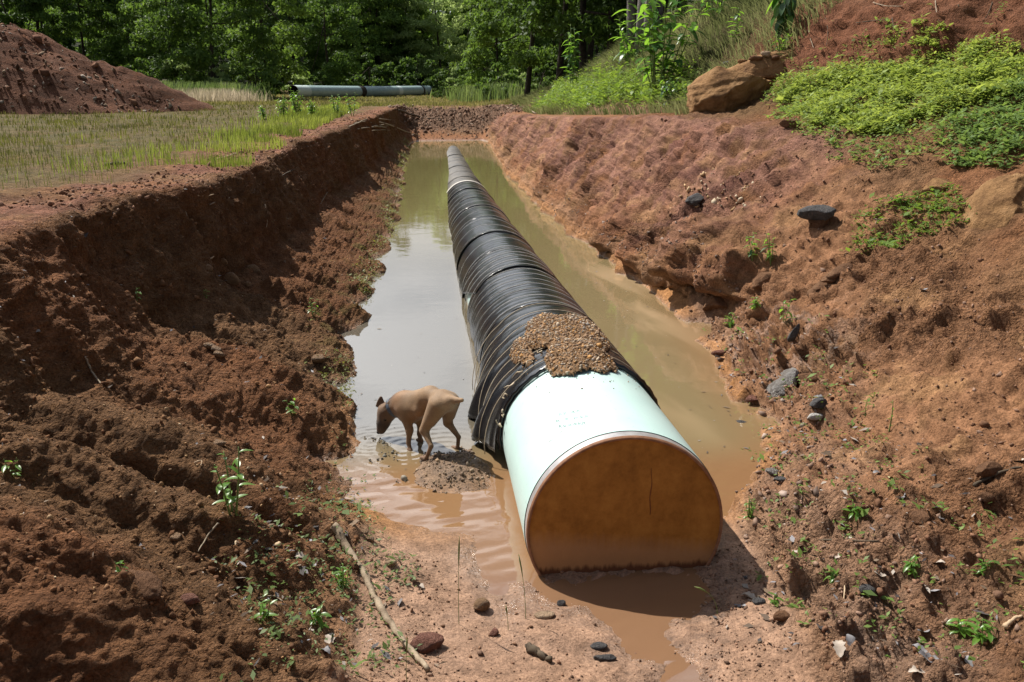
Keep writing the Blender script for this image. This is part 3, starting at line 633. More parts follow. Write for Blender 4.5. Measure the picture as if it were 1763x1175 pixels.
M_ROPE_TAN = mat_noise('tan_strap', (0.30, 0.23, 0.15), (0.52, 0.44, 0.32), 30, 0.8, 0.2, 0)
SE = [5.46, 7.35, 9.2, 10.45, 11.9, 13.7, 15.4, 16.9, 18.9, 20.8, 22.6, 24.6, 26.6, 28.8, 31.2, 34.0, 38.0]
for k in range(len(SE) - 1):
    ya, yb = SE[k] - (0.10 if k else 0), SE[k + 1]
    ny = max(14, int((yb - ya) / (0.018 if k < 5 else 0.035)))
    if k == 0: lo, hi = math.radians(-28), math.radians(192)
    else: lo, hi = math.radians(-35), math.radians(206 + 12 * math.sin(k * 2.3))
    skew = 0.22 * math.sin(k * 1.7 + 0.6) + 0.12
    pitch_r = 0.15 if k in (0, 3, 4) else 0.125
    rs = np.random.default_rng(k + 40)
    base = R_PIPE + 0.014 + 0.006 * ((k + 1) % 2)
    ph = rs.uniform(0, 6)
    def rf(y, a, base=base, ph=ph, pitch_r=pitch_r, k=k, ya=ya, yb=yb, skew=skew):
        yl = y - skew * (a - 1.57) * 0.3
        cyc = (yl / pitch_r) % 1.0
        rib = np.exp(-((cyc - 0.5) / 0.09) ** 2) * 0.0048 + 0.007 * sstep(ya + 0.22, ya, y) * (k > 0)
        sag = 0.010 * np.sin(a * 3 + ph) * np.sin((y - ya) / (yb - ya) * math.pi)
        lean = 0.020 * np.clip((a - 2.5), 0, 1) * (1 + 0.6 * np.sin(y * 9 + ph))
        if k == 0:
            lean = lean * 0 + np.clip((a - 2.45) / 0.9, 0, 1) ** 1.6 * (0.13 + 0.05 * np.sin(y * 11)) * sstep(7.3, 6.4, y) * (0.45 + .55 * sstep(5.3, 6.0, y)) + 0.012 * np.clip(a - 2.2, 0, 1) * np.sin(y * 26)
        edge = 0.008 * sstep(yb - 0.25, yb, y)
        wr = 0.006 * fbm(np.stack([y * 2.3, a * 2.6, y * 0 + k], -1), 3, 200 + k)
        return base + rib + sag + lean - edge + wr
    an = np.linspace(lo, hi, 76)
    yy, aa = np.meshgrid(np.linspace(0, 1, ny), an, indexing='ij')
    jag = 0.03 * fbm(np.stack([an * 3, an * 0 + k, an * 0], -1), 3, 230 + k)
    y0 = ya + skew * (aa - 1.57) * (0.30 if k else 0.06) + jag[None] * (1 if k else .4); y1 = yb + skew * (aa - 1.57) * 0.3
    Y = y0 + (y1 - y0) * yy
    # left-hand edge is torn back on some sheets so that the green coating shows in a slit
    if k in (0, 2): aa = lo + (aa - lo) * (1 - (0.06 + 0.16 * (1 - yy)) * (0.85 if k == 2 else 0.0))
    if k == 1: aa = lo + (aa - lo) * (1 - 0.10 * (yy > -1) * (0.6 + 0.4 * np.sin(yy * 3)))
    rr2 = rf(Y, aa)
    xc, zc = pipe_c(Y)
    V = np.stack([xc + rr2 * np.cos(aa), Y, zc + rr2 * np.sin(aa)], -1) - PO
    m, n_ = yy.shape; ii = np.arange(m * n_).reshape(m, n_)
    q = np.stack([ii[:-1, :-1], ii[1:, :-1], ii[1:, 1:], ii[:-1, 1:]], -1).reshape(-1, 4)
    mat = M_WRAP[0] if k in (0, 2) else (M_WRAP[1] if k < 9 else M_WRAP[2])
    w = link('wrap_sheet', mesh_np('wrap_sheet', V.reshape(-1, 3), q, True), mat, pipeline)
    sl = w.modifiers.new('thickness', 'SOLIDIFY'); sl.thickness = 0.006; sl.offset = 0
    if k >= 9: w['label'] = 'black wrap sheet caked in dry mud'
    # straps round the sheet; further along pale ones stand in for rib highlights
    step = 0.27 if k < 3 else 0.70
    for ys_ in np.arange(ya + 0.14, yb - 0.05, step):
        sa = np.linspace(lo + .15, hi - 0.02, 44)
        Yl = ys_ + skew * (sa - 1.57) * 0.3 + (0.012 * np.sin(sa * 2 + ys_ * 7))
        if k == 0: Yl = ys_ - 0.16 * np.clip(sa - 1.9, 0, 2) ** 1.3 * (1 if ys_ > 5.9 else .35) + 0.02 * np.sin(sa * 3)
        rl = rf(Yl, sa) + 0.004
        if k == 0: rl = np.maximum(rl, base + 0.012 + 0.10 * np.clip((sa - 2.4) / 0.9, 0, 1))
        xc, zc = pipe_c(Yl)
        v, f = tube_np(np.stack([xc + rl * np.cos(sa), Yl, zc + rl * np.sin(sa)], 1) - PO, 0.0024 if k else 0.0032, 5)
        link('strap_and_highlight', mesh_np('strap_and_highlight', v, f, True), M_ROPE_TAN if k == 0 else M_ROPE, w)
# rolled hem at the front edge of the wrap and frayed ends
sa = np.linspace(math.radians(-20), math.radians(188), 60)
pts = np.stack([pipe_pt(5.45 + 0.02 * math.sin(a * 5) + .013 * (a - 1.57), a, R_PIPE + 0.022 + 0.004 * math.sin(a * 60)) for a in sa]) - PO
v, f = tube_np(pts, 0.016, 8); link('hem', mesh_np('hem', v, f, True), M_WRAP[0], pipeline)
fr = []
for kx in range(7):
    a0 = math.radians(168 - 9 * kx)
    pp = [pipe_pt(5.43 + 0.05 * kx, a0, R_PIPE + 0.035)]
    for s in range(5): pp.append(pp[-1] + np.array([rg.uniform(-.03, .015), rg.uniform(-.03, .02), rg.uniform(-.03, .02)]))
    v, f = tube_np(np.array(pp) - PO, np.linspace(0.008, 0.003, 6), 5); link('frayed_strap', mesh_np('frayed_strap', v, f, True), M_ROPE_TAN, pipeline)
# pale ring and small fitting far along
v, q = tube_y(np.linspace(20.72, 20.9, 3), lambda y, a: R_PIPE + 0.040 + 0 * y, math.radians(-30), math.radians(205), 40)
link('pale_band', mesh_np('pale_band', v, q, True), M_ROPE, pipeline)

# ------------------------------------------------------------------ gravel heaped on the pipe
def gravel_h(Y, a):
    g = np.zeros_like(Y)
    for (Yc, ac, sy, sa, h) in G_LOBES:
        e = ((Y - Yc) / sy) ** 2 + ((a - ac) / sa) ** 2
        g = g + (h * np.sqrt(np.clip(1 - e, 0, 1)) ** 0.9) ** 3
    return g ** (1 / 3)
_a = to_pipe(on_pipe(945, 578, R_PIPE)); _b = to_pipe(on_pipe(985, 622, R_PIPE)); _c = to_pipe(on_pipe(902, 620, R_PIPE)); _d = to_pipe(on_pipe(1030, 630, R_PIPE)); _e = to_pipe(on_pipe(985, 575, R_PIPE))
G_LOBES = [(_a[0], _a[1] - .03, 0.50, 0.36, 0.075), (_b[0] + .02, _b[1] - .03, 0.38, 0.36, 0.08), (_c[0] + .1, _c[1] - .04, 0.34, 0.17, 0.05), (_d[0], _d[1], 0.24, 0.26, 0.05), (_e[0], _e[1] - .12, 0.52, 0.38, 0.075)]
gp = empty('gravel_heap', pipe_pt(_b[0], 1.57, R_PIPE)); tag(gp, 'heap of brown gravel and dirt lying on top of the pipe where the wrap begins', 'gravel heap')
GPO = np.array(gp.location)
Yg = np.linspace(4.75, 6.7, 190); Ag = np.linspace(0.7, 2.5, 170)
YY, AA = np.meshgrid(Yg, Ag, indexing='ij')
hh = gravel_h(YY + 0.13 * fbm(np.stack([YY * 4, AA * 4, YY * 0], -1), 4, 301, .6), AA + 0.12 * fbm(np.stack([YY * 4, AA * 4, YY * 0], -1), 4, 305, .6))
nz_ = fbm(np.stack([YY * 22, AA * 12, YY * 0], -1), 3, 310)
hh = np.where(hh > 0.004, hh + 0.012 * nz_ * sstep(0, .03, hh), hh)
xc, zc = pipe_c(YY); rr = R_PIPE + hh + np.where(YY > 5.44, 0.016, 0.001)
V = np.stack([xc + rr * np.cos(AA), YY, zc + rr * np.sin(AA)], -1)
keep = hh > 0.002
ii = np.arange(YY.size).reshape(YY.shape)
q = np.stack([ii[:-1, :-1], ii[1:, :-1], ii[1:, 1:], ii[:-1, 1:]], -1)
kq = keep[:-1, :-1] & keep[1:, :-1] & keep[1:, 1:] & keep[:-1, 1:]
q = q[kq]; used = np.unique(q); remap = -np.ones(YY.size, dtype=int); remap[used] = np.arange(len(used))
gc = np.array([0.25, 0.150, 0.080]) * (0.8 + .5 * fbm(V.reshape(-1, 3)[used] * 30, 2, 315)[:, None])
link('gravel_bed', mesh_np('gravel_bed', V.reshape(-1, 3)[used] - GPO, remap[q], True, gc), M_CLOD, gp)
ys_ = RNG.uniform(4.75, 6.7, 22000); as_ = RNG.uniform(0.7, 2.5, 22000)
iy = np.clip(((ys_ - 4.75) / (1.95) * 189).astype(int), 0, 189); ia = np.clip(((as_ - .7) / 1.8 * 169).astype(int), 0, 169)
hv_ = hh[iy, ia]; ok = hv_ > 0.006; ys_, as_, hv_ = ys_[ok][:5200], as_[ok][:5200], hv_[ok][:5200]
n = len(ys_); xc, zc = pipe_c(ys_); r_ = R_PIPE + hv_ + 0.004 + np.where(ys_ > 5.44, .016, .001)
pos = np.stack([xc + r_ * np.cos(as_), ys_, zc + r_ * np.sin(as_)], 1)
sz = np.clip(RNG.lognormal(math.log(0.0046), 0.5, n), 0.0025, 0.02)
def pebble_cols(n, rng=RNG, pal=None):
    pal = pal if pal is not None else np.array([[.30, .18, .095], [.35, .24, .14], [.22, .14, .08], [.27, .23, .19], [.42, .22, .07], [.18, .11, .06], [.40, .32, .23], [.26, .16, .09]])
    return pal[rng.integers(0, len(pal), n)] * rng.uniform(.7, 1.25, (n, 1))
ICO0 = icosphere_np(1)
v, f = scatter(ICO0[0], ICO0[1], pos - GPO, sz[:, None] * RNG.uniform(.6, 1.3, (n, 3)), rand_rot(n), 0.15)
o = link('pebbles', mesh_np('pebbles', v, f, False, np.repeat(pebble_cols(n), len(ICO0[0]), 0)), M_PEBBLE, gp); o['kind'] = 'stuff'
# a few stray stones beyond the heap
n = 420; ys_ = RNG.normal(5.85, .42, n); as_ = RNG.normal(1.55, .36, n); kk = (ys_ > 4.7) & (ys_ < 7.4); ys_, as_ = ys_[kk], as_[kk]; n = len(ys_); xc, zc = pipe_c(ys_); r_ = R_PIPE + np.where(ys_ > 5.46, 0.020, 0.002)
pos = np.stack([xc + r_ * np.cos(as_), ys_, zc + r_ * np.sin(as_)], 1)
v, f = scatter(ICO0[0], ICO0[1], pos - GPO, RNG.uniform(.002, .006, n)[:, None] * RNG.uniform(.6, 1.3, (n, 3)), rand_rot(n), .15)
o = link('stray_pebbles', mesh_np('stray_pebbles', v, f, False, np.repeat(pebble_cols(n), len(ICO0[0]), 0)), M_PEBBLE, gp); o['kind'] = 'stuff'


# ------------------------------------------------------------------ SPOIL HEAP at the left
def heap_mesh():
    na, nr = 150, 70
    a = np.linspace(0, 2 * math.pi, na, endpoint=False); t = np.linspace(0, 1, nr)
    TT, AA2 = np.meshgrid(t, a, indexing='ij')
    rx = 9.6 * (1 + 0.12 * np.sin(AA2 * 3 + 1) + 0.06 * np.sin(AA2 * 7)); ry = 5.6
    x = rx * TT * np.cos(AA2); y = ry * TT * np.sin(AA2)
    z = 4.15 * (1 - TT ** 1.15) * (1 - 0.12 * np.sin(AA2 * 2))
    p = np.stack([x, y, z], -1)
    w = (1 - TT ** 6)
    z = z + w * (0.30 * fbm(p * 0.5, 3, 401) + 0.22 * ridged(p * 1.3, 3, 405) * 0.6 + 0.10 * fbm(p * 4, 3, 409)) - 0.35 * TT ** 4
    x = x + 0.08 * fbm(p * 3, 2, 411); p = np.stack([x, y, z], -1)
    i = np.arange(na * nr).reshape(nr, na); i = np.concatenate([i, i[:, :1]], 1)
    q = np.stack([i[:-1, :-1], i[1:, :-1], i[1:, 1:], i[:-1, 1:]], -1).reshape(-1, 4)
    c = np.array([0.155, 0.074, 0.045]) * (0.7 + 0.9 * (fbm(p * 0.9, 4, 415) * .5 + .5))[..., None]
    c = c * (1 - 0.35 * sstep(0.2, .5, fbm(p * 2.5, 3, 419))[..., None])
    return p.reshape(-1, 3), q, c.reshape(-1, 3)
hv_, hq, hc = heap_mesh()
HEAP = np.array([-18.2, 34.5, 1.3])
heap = empty('dirt_heap', HEAP); tag(heap, 'tall heap of excavated red brown dirt beside the woods at far left', 'dirt heap')
link('earth', mesh_np('earth', hv_, hq, True, hc, {'clod': np.ones(len(hv_)), 'wet': np.zeros(len(hv_))}), M_SOIL, heap)
HB = BVHTree.FromPolygons([tuple(p) for p in (hv_ + HEAP).tolist()], hq.tolist())
n = 2600; aa_ = RNG.uniform(math.pi, 2 * math.pi, n); tt = np.sqrt(RNG.uniform(0, 1, n)); pos = []; scl = []
for a0, t0 in zip(aa_, tt):
    h = HB.ray_cast(Vector((HEAP[0] + 9.4 * t0 * math.cos(a0), HEAP[1] + 5.4 * t0 * math.sin(a0), 30)), Vector((0, 0, -1)))
    if h[0] is not None: pos.append(np.array(h[0]) - HEAP); scl.append(min(0.2, random.lognormvariate(math.log(.045), .6)))
n = len(pos)
pal = np.array([[.14, .068, .042], [.10, .05, .03], [.19, .10, .06], [.22, .16, .11], [.26, .22, .18]])
_hb = np.random.default_rng(3); bvh_ = ICO1[0] * _hb.uniform(.5, 1.25, (len(ICO1[0]), 1)) + _hb.normal(0, .15, ICO1[0].shape)
v, f = scatter(bvh_, ICO1[1], np.array(pos), np.array(scl)[:, None] * RNG.uniform(.5, 1.3, (n, 3)), rand_rot(n), 0.2)
o = link('clods', mesh_np('clods', v, f, False, np.repeat(pebble_cols(n, pal=pal), len(ICO1[0]), 0)), M_CLOD, heap); o['kind'] = 'stuff'

# ------------------------------------------------------------------ FAR PIPE string on the grass
fp_l = at_y(505, 158.0, 80.0); fp_r = at_y(788, 153.5, 118.0)
M_PIPE2 = mat_noise('grey_green_coating', (0.22, 0.31, 0.315), (0.31, 0.41, 0.41), 3, 0.45, 0.4, 0)
M_PIPEIN = mat_noise('dark_bore', (0.012, 0.009, 0.008), (0.03, 0.022, 0.018), 5, 0.9, 0.1, 0)  # near-black all the way in from the open end
M_TAPE = mat_noise('pale_joint_sleeve', (0.44, 0.53, 0.52), (0.52, 0.60, 0.58), 6, 0.6, 0.3, 0)
farpipe = empty('far_pipeline', (fp_l[0], fp_l[1], 0.9)); tag(farpipe, 'pale grey green pipe string lying on the grass in front of the woods', 'pipe')
FPO = np.array(farpipe.location)
def fpt(t):
    p = fp_l * (1 - t) + fp_r * t
    p = p.copy(); p[2] += -0.10 * math.sin(math.pi * t * 1.1) - 0.05 * t; return p - FPO
cuts = [0.0, 0.055, 0.30, 0.325, 0.52, 0.545, 0.69, 0.70, 0.81, 0.83, 1.0]
for k in range(len(cuts) - 1):
    t0, t1 = cuts[k], cuts[k + 1]
    pts = np.array([fpt(t) for t in np.linspace(t0, t1, 6)])
    sleeve = k % 2 == 0 and k in (0, 4, 8) or k in (1, 3, 5, 7, 9) and False
    v, f = tube_np(pts, 0.535 if k % 2 else 0.549, 40, caps=False)
    if k == 0:
        v, f = tube_np(pts, 0.535, 40, caps=False)
        vi, fi = tube_np(np.array([fpt(t) for t in np.linspace(0.0, 0.3, 6)]), 0.50, 40, caps=False)
        link('bore', mesh_np('bore', vi, [q[::-1] for q in fi], True), M_PIPEIN, farpipe)
        ring = [(i_, (i_ + 1) % 40, 40 + (i_ + 1) % 40, 40 + i_) for i_ in range(40)]
        va, _ = tube_np(np.array([fpt(0), fpt(.01)]), 0.535, 40, caps=False); vb, _ = tube_np(np.array([fpt(0), fpt(.01)]), 0.50, 40, caps=False)
        link('cut_edge', mesh_np('cut_edge', np.concatenate([va[:40], vb[:40]]), ring), M_STEEL, farpipe)
    if k == len(cuts) - 2:
        f = list(f) + [tuple(5 * 40 + i_ for i_ in range(40))]
    nm = 'pipe_length' if k % 2 else 'joint_sleeve'
    link(nm, mesh_np(nm, v, f, True), M_PIPE2 if k % 2 else (M_TAPE if k in (0, 4, 8) else M_BARK), farpipe)

# ------------------------------------------------------------------ TREES
def crown_np(rng, H, Rw, z0, nclump, nleaf, leaf, flat=0.75):
    V = []; 
    zc = rng.uniform(0, 1, nclump)
    ang = rng.uniform(0, 2 * math.pi, nclump)
    env = np.sin(np.clip(zc * 0.78 + 0.22, 0, 1) * math.pi) ** 0.55
    rad = Rw * env * np.sqrt(rng.uniform(0.15, 1, nclump))
    cc = np.stack([rad * np.cos(ang), rad * np.sin(ang), z0 + (H - z0) * (0.05 + 0.92 * zc)], 1)
    cr = rng.uniform(0.16, 0.30, nclump) * Rw * (1.15 - 0.4 * zc)
    k = rng.choice(nclump, nleaf, p=cr ** 2 / (cr ** 2).sum())
    dr = rng.normal(size=(nleaf, 3)); dr /= np.linalg.norm(dr, axis=1)[:, None]
    dr[:, 2] = np.where(dr[:, 2] < -0.25, -dr[:, 2] * .6, dr[:, 2])
    rr = cr[k] * (0.55 + 0.5 * rng.uniform(0, 1, nleaf) ** 0.6)
    p = cc[k] + dr * rr[:, None] * np.array([1, 1, flat])
    nrm = dr * 0.6 + rng.normal(size=(nleaf, 3)) * 0.55 + np.array([0, 0, 0.35]); nrm /= np.linalg.norm(nrm, axis=1)[:, None]
    t = np.cross(nrm, rng.normal(size=(nleaf, 3))); t /= np.linalg.norm(t, axis=1)[:, None]
    t[:, 2] -= 0.25; bt = np.cross(nrm, t)
    s = leaf * rng.uniform(0.6, 1.35, nleaf)[:, None]
    q = np.stack([p - t * s, p + bt * s * 0.5 - nrm * s * .12, p + t * s, p - bt * s * 0.5 - nrm * s * .12], 1)
    f = np.arange(nleaf * 4).reshape(-1, 4)
    return q.reshape(-1, 3), f, cc
def trunk_np(rng, H, r0, cc, limbs=6):
    n = 9; zz = np.linspace(-0.4, H * 0.8, n)
    pts = np.stack([0.03 * H * np.sin(zz / H * 3 + rng.uniform(0, 6)) , 0.03 * H * np.sin(zz / H * 2.4 + rng.uniform(0, 6)), zz], 1); pts -= pts[0] * np.array([1, 1, 0])
    parts = [tube_np(pts, r0 * np.linspace(1.15, 0.25, n), 8)]
    for j in range(limbs):
        i = rng.integers(3, n - 1); tgt = cc[rng.integers(0, len(cc))]
        m = (pts[i] * .5 + tgt * .5) + np.array([0, 0, -0.02 * H])
        parts.append(tube_np(np.array([pts[i], m, tgt]), r0 * np.array([.42, .28, .08]), 6))
    return join_np(parts)
TREE_KINDS = []
for k in range(7):
    rng = np.random.default_rng(500 + k)
    H = [17, 15, 19, 16, 14, 18, 20][k]; Rw = [4.4, 4.8, 4.2, 5.0, 4.4, 3.8, 4.6][k]; z0 = [0.2, 0.0, 0.3, 0.0, 0.0, 0.4, 0.3][k]
    v, f, cc = crown_np(rng, H, Rw, z0, 105, 13000, 0.19)
    tv, tf = trunk_np(rng, H, 0.17, cc)
    TREE_KINDS.append((mesh_np('crown', v, f), mesh_np('trunk', tv, tf, True), H))
# finer crowns for the nearer hillside trees
NEAR_KINDS = []
for k in range(4):
    rng = np.random.default_rng(540 + k)
    H = [11, 12, 10, 13][k]; Rw = [3.2, 3.6, 3.3, 3.0][k]
    v, f, cc = crown_np(rng, H, Rw, [1.5, 2.2, 1.0, 3.0][k], 60, 11000, 0.125)
    tv, tf = trunk_np(rng, H, 0.17, cc)
    NEAR_KINDS.append((mesh_np('crown', v, f), mesh_np('trunk', tv, tf, True), H))
BUSH_KINDS = []
for k in range(4):
    rng = np.random.default_rng(560 + k)
    v, f, cc = crown_np(rng, 2.6, 1.7, 0.05, 26, 2600, 0.13)
    tv, tf = trunk_np(rng, 2.6, 0.05, cc, 4)
    BUSH_KINDS.append((mesh_np('foliage', v, f), mesh_np('stem', tv, tf, True), 2.6))
LEAFM = {'dark': M_TREE_DARK, 'mid': M_TREE_MID, 'light': M_TREE_PALE_HAZE}
_mesh_cache = {}
def tinted(me, tone):
    key = (me.name, tone)
    if key not in _mesh_cache:
        m2 = me.copy(); m2.materials.clear(); m2.materials.append(LEAFM[tone]); _mesh_cache[key] = m2
    return _mesh_cache[key]
for kind in TREE_KINDS + NEAR_KINDS + BUSH_KINDS: kind[1].materials.append(M_BARK)
def plant_tree(name, kind, x, y, scale, rz, tone, label, cat, group, z=None, wide=1.0):
    if z is None: z = gz(x, y)[0] - 0.1
    t = empty(name, (x, y, z), rz); t.scale = (scale * wide, scale * wide, scale)
    tag(t, label, cat, group)
    link('crown' if name == 'tree' else 'foliage', tinted(kind[0], tone), None, t)
    link('trunk' if name == 'tree' else 'stem', kind[1], None, t)
    return t
rt_ = random.Random(77)
USED = {}
ORD = ['first', 'second', 'third', 'fourth', 'fifth', 'sixth', 'seventh', 'eighth']
def tree_label(words, px):
    # the landmark the crown stands behind or above
    if px < 120: lm = 'behind the top of the dirt heap'
    elif px < 300: lm = 'behind the falling slope of the dirt heap'
    elif px < 460: lm = 'above the pale dry grass by the dirt heap'
    elif px < 560: lm = 'behind the open end of the far pipe'
    elif px < 660: lm = 'behind the middle of the far pipe'
    elif px < 770: lm = 'behind the closed end of the far pipe'
    elif px < 870: lm = 'in the hazy gap beyond the trench end'
    elif px < 980: lm = 'at the foot of the grassy hillside'
    elif px < 1120: lm = 'at the top of the grassy hillside'
    else: lm = 'high on the hill above the boulders'
    USED.setdefault((words, lm), 0); USED[(words, lm)] += 1
    k = USED[(words, lm)]
    return words + ' ' + lm if k == 1 else ORD[min(k - 1, 7)] + ' ' + words + ' ' + lm
rows = [
 # depth, px start, px end, spacing, scale, tones, adjective
 (76, -90, 480, 82, 0.80, ('dark', 'mid'), 'front row {} green tree'),
 (104, 455, 570, 62, 0.92, ('dark', 'mid', 'dark'), 'front row {} green tree'),
 (124, 575, 700, 54, 1.0, ('mid', 'dark', 'mid'), 'middle row {} green tree'),
 (130, -100, 720, 60, 1.10, ('dark', 'dark', 'dark', 'mid'), 'back row {} green tree'),
 (127, 660, 920, 50, 0.9, ('light', 'mid', 'light'), 'distant {} green tree'),  # haze of the centre gap is painted by the pale leaf tone
 (72, 860, 1010, 58, 0.70, ('mid', 'dark', 'mid'), 'slender {} green tree'),
 (134, 760, 1100, 64, 1.10, ('mid', 'dark'), 'tall {} green tree'),
]
forest_n = 0
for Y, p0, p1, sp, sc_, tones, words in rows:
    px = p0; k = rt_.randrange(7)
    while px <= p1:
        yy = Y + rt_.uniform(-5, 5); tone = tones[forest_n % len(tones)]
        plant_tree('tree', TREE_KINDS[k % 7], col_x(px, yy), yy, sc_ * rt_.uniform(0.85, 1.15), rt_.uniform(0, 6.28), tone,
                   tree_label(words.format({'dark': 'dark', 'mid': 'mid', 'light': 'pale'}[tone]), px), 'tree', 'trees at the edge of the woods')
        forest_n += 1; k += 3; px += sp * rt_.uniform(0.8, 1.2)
# hillside trees, nearer, at the right
for (px, Y, s_, tone, k) in ((905, 55, 1.0, 'mid', 0), (960, 48, 1.05, 'dark', 1), (1005, 43, 1.1, 'dark', 2), (1050, 44, 1.15, 'dark', 3), (1010, 54, 1.2, 'mid', 1), (1085, 40, 1.1, 'dark', 0),
                             (1130, 36, 1.15, 'dark', 2), (1165, 40, 1.3, 'dark', 3), (1210, 33, 1.2, 'dark', 1), (1270, 31, 1.2, 'mid', 0), (1330, 29, 1.25, 'dark', 2), (1400, 29, 1.2, 'mid', 3), (1480, 28, 1.2, 'dark', 1), (1560, 27, 1.2, 'mid', 2), (1660, 26, 1.2, 'dark', 0), (1780, 26, 1.2, 'mid', 3)):
    plant_tree('tree', NEAR_KINDS[k], col_x(px, Y), Y, s_, rt_.uniform(0, 6.28), tone, tree_label('leaning ' + {'dark': 'dark', 'mid': 'mid'}[tone] + ' green tree', px).replace('leaning ', 'broad '), 'tree', 'trees on the hillside')
# bare trunks showing at the top of the slope
for j, (px, Y, r0, w) in enumerate(((1100, 25.5, 0.15, 'thinnest grey trunked'), (1112, 25.0, 0.17, 'thick grey trunked'), (1123, 25.8, 0.14, 'pale grey trunked'), (1083, 27, .12, 'dark trunked'))):
    x = col_x(px, Y); z = gz(x, Y)[0]
    t = empty('tree', (x, Y, z - 0.2)); tag(t, w + ' tall tree at the crest above the leafy weeds', 'tree', 'tall trees on the crest')
    zz = np.linspace(0, 9.5, 9)
    v, f = tube_np(np.stack([0.06 * np.sin(zz * .5 + j), .05 * np.cos(zz * .4 + j), zz], 1), r0 * np.linspace(1.2, .6, 9), 10)
    link('trunk', mesh_np('trunk', v, f, True), M_BARK_GREY, t)
    v, f, cc = crown_np(np.random.default_rng(590 + j), 12.5, 2.6, 6.5, 30, 4200, 0.13); link('crown', mesh_np('crown', v, f), M_TREE_DARK, t)
# undergrowth along the foot of the woods
BUSED = {}
for (Y, p0, p1, sp, s_) in ((70, 250, 480, 46, 1.0), (128, 560, 760, 42, 1.05), (96, 465, 560, 40, 0.9), (92, 760, 900, 34, 0.8), (64, 860, 960, 36, 0.9), (110, 640, 900, 40, 1.6)):
    px = p0; k = 0
    while px < p1:
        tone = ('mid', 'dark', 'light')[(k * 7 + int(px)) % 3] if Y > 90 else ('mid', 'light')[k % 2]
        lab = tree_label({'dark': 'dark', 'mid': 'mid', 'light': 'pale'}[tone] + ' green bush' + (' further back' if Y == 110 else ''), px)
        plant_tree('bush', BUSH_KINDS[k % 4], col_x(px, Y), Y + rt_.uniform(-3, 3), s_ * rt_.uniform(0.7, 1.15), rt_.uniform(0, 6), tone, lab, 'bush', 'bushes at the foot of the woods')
        k += 1; px += sp * rt_.uniform(.8, 1.25)
# the deep wood behind as one mass
n = 60000; rw = np.random.default_rng(610)
x = rw.uniform(-150, 130, n); y = rw.uniform(140, 190, n); z = rw.uniform(0, 1, n) ** 0.9 * 19 + (y - 140) * 0.16
hh_ = fbm(np.stack([x * .12, y * .12, x * 0], -1), 3, 611); kp = z < 15 + 7 * hh_ + (y - 140) * .2; x, y, z = x[kp], y[kp], z[kp]; n = len(x)
p = np.stack([x, y, z + 1], 1); nr_ = rw.normal(size=(n, 3)) + np.array([0, -.3, .4]); nr_ /= np.linalg.norm(nr_, axis=1)[:, None]
t_ = np.cross(nr_, rw.normal(size=(n, 3))); t_ /= np.linalg.norm(t_, axis=1)[:, None]; bt = np.cross(nr_, t_); s_ = rw.uniform(.4, 1.0, n)[:, None]
q = np.stack([p - t_ * s_, p + bt * s_ * .6, p + t_ * s_, p - bt * s_ * .6], 1)
o = link('forest', mesh_np('forest', q.reshape(-1, 3), np.arange(n * 4).reshape(-1, 4)), M_TREE_DARK); tag(o, 'deep green wood rising behind the rows of trees', kind='stuff')

# ------------------------------------------------------------------ GRASS and ground cover (uncountable)
def blades(pos, h, w, lean, rng, bend=0.45):
    """bent two-piece blades, 5 vertices, as quad + triangle -> two quads (last one pinched)"""
    n = len(pos); a = rng.uniform(0, 2 * math.pi, n); side = np.stack([np.cos(a), np.sin(a), 0 * a], 1)
    d = np.stack([-np.sin(a), np.cos(a), 0 * a], 1) * rng.uniform(-1, 1, (n, 1)) * bend + lean
    up = np.array([0, 0, 1.0])
    m = pos + up * h[:, None] * .55 + d * h[:, None] * .30; tip = pos + up * h[:, None] * 0.95 + d * h[:, None] * 0.95
    w = w[:, None]
    V = np.stack([pos - side * w, pos + side * w, m + side * w * .75, m - side * w * .75, tip + side * w * .12, tip - side * w * .12], 1)
    o = np.arange(n)[:, None] * 6
    F = np.concatenate([o + np.array([0, 1, 2, 3]), o + np.array([3, 2, 4, 5])], 0)
    return V.reshape(-1, 3), F
def drop(xy):
    out = np.zeros((len(xy), 3)); nn_ = np.zeros((len(xy), 3))
    for i_, (x_, y_) in enumerate(xy):
        z_, m_ = gz(x_, y_); out[i_] = (x_, y_, z_); nn_[i_] = m_
    return out, nn_
def section_u(xy):
    r_ = np.clip(np.searchsorted(yr, xy[:, 1]), 0, NR - 1)
    return np.array([np.interp(x_, GX[k_], U) for x_, k_ in zip(xy[:, 0], r_)])
rgz = np.random.default_rng(700)
def grass(name, xy, h0, w0, c1, c2, label, lean=(0, 0, 0), bend=.45, hvar=.5):
    pos, nn_ = drop(xy); n = len(pos); pos[:, 2] -= 0.01
    dist = np.hypot(xy[:, 0], xy[:, 1])
    h = h0 * rgz.uniform(1 - hvar, 1 + hvar, n); w = w0 * np.clip(dist / 12, 0.5, 8) * rgz.uniform(.7, 1.3, n)
    v, f = blades(pos, h, w, np.array(lean), rgz, bend)
    t = np.clip(fbm(np.stack([xy[:, 0] * .7, xy[:, 1] * .35, xy[:, 0] * 0], -1), 3, 701)[:, None] * 0.9 + .5 + rgz.normal(0, .18, (n, 1)), 0, 1)
    c = np.array(c1) * (1 - t) + np.array(c2) * t
    o = link(name, mesh_np(name, v, f, False, np.repeat(c, 6, 0)), M_GRASS); tag(o, label, kind='stuff'); return o
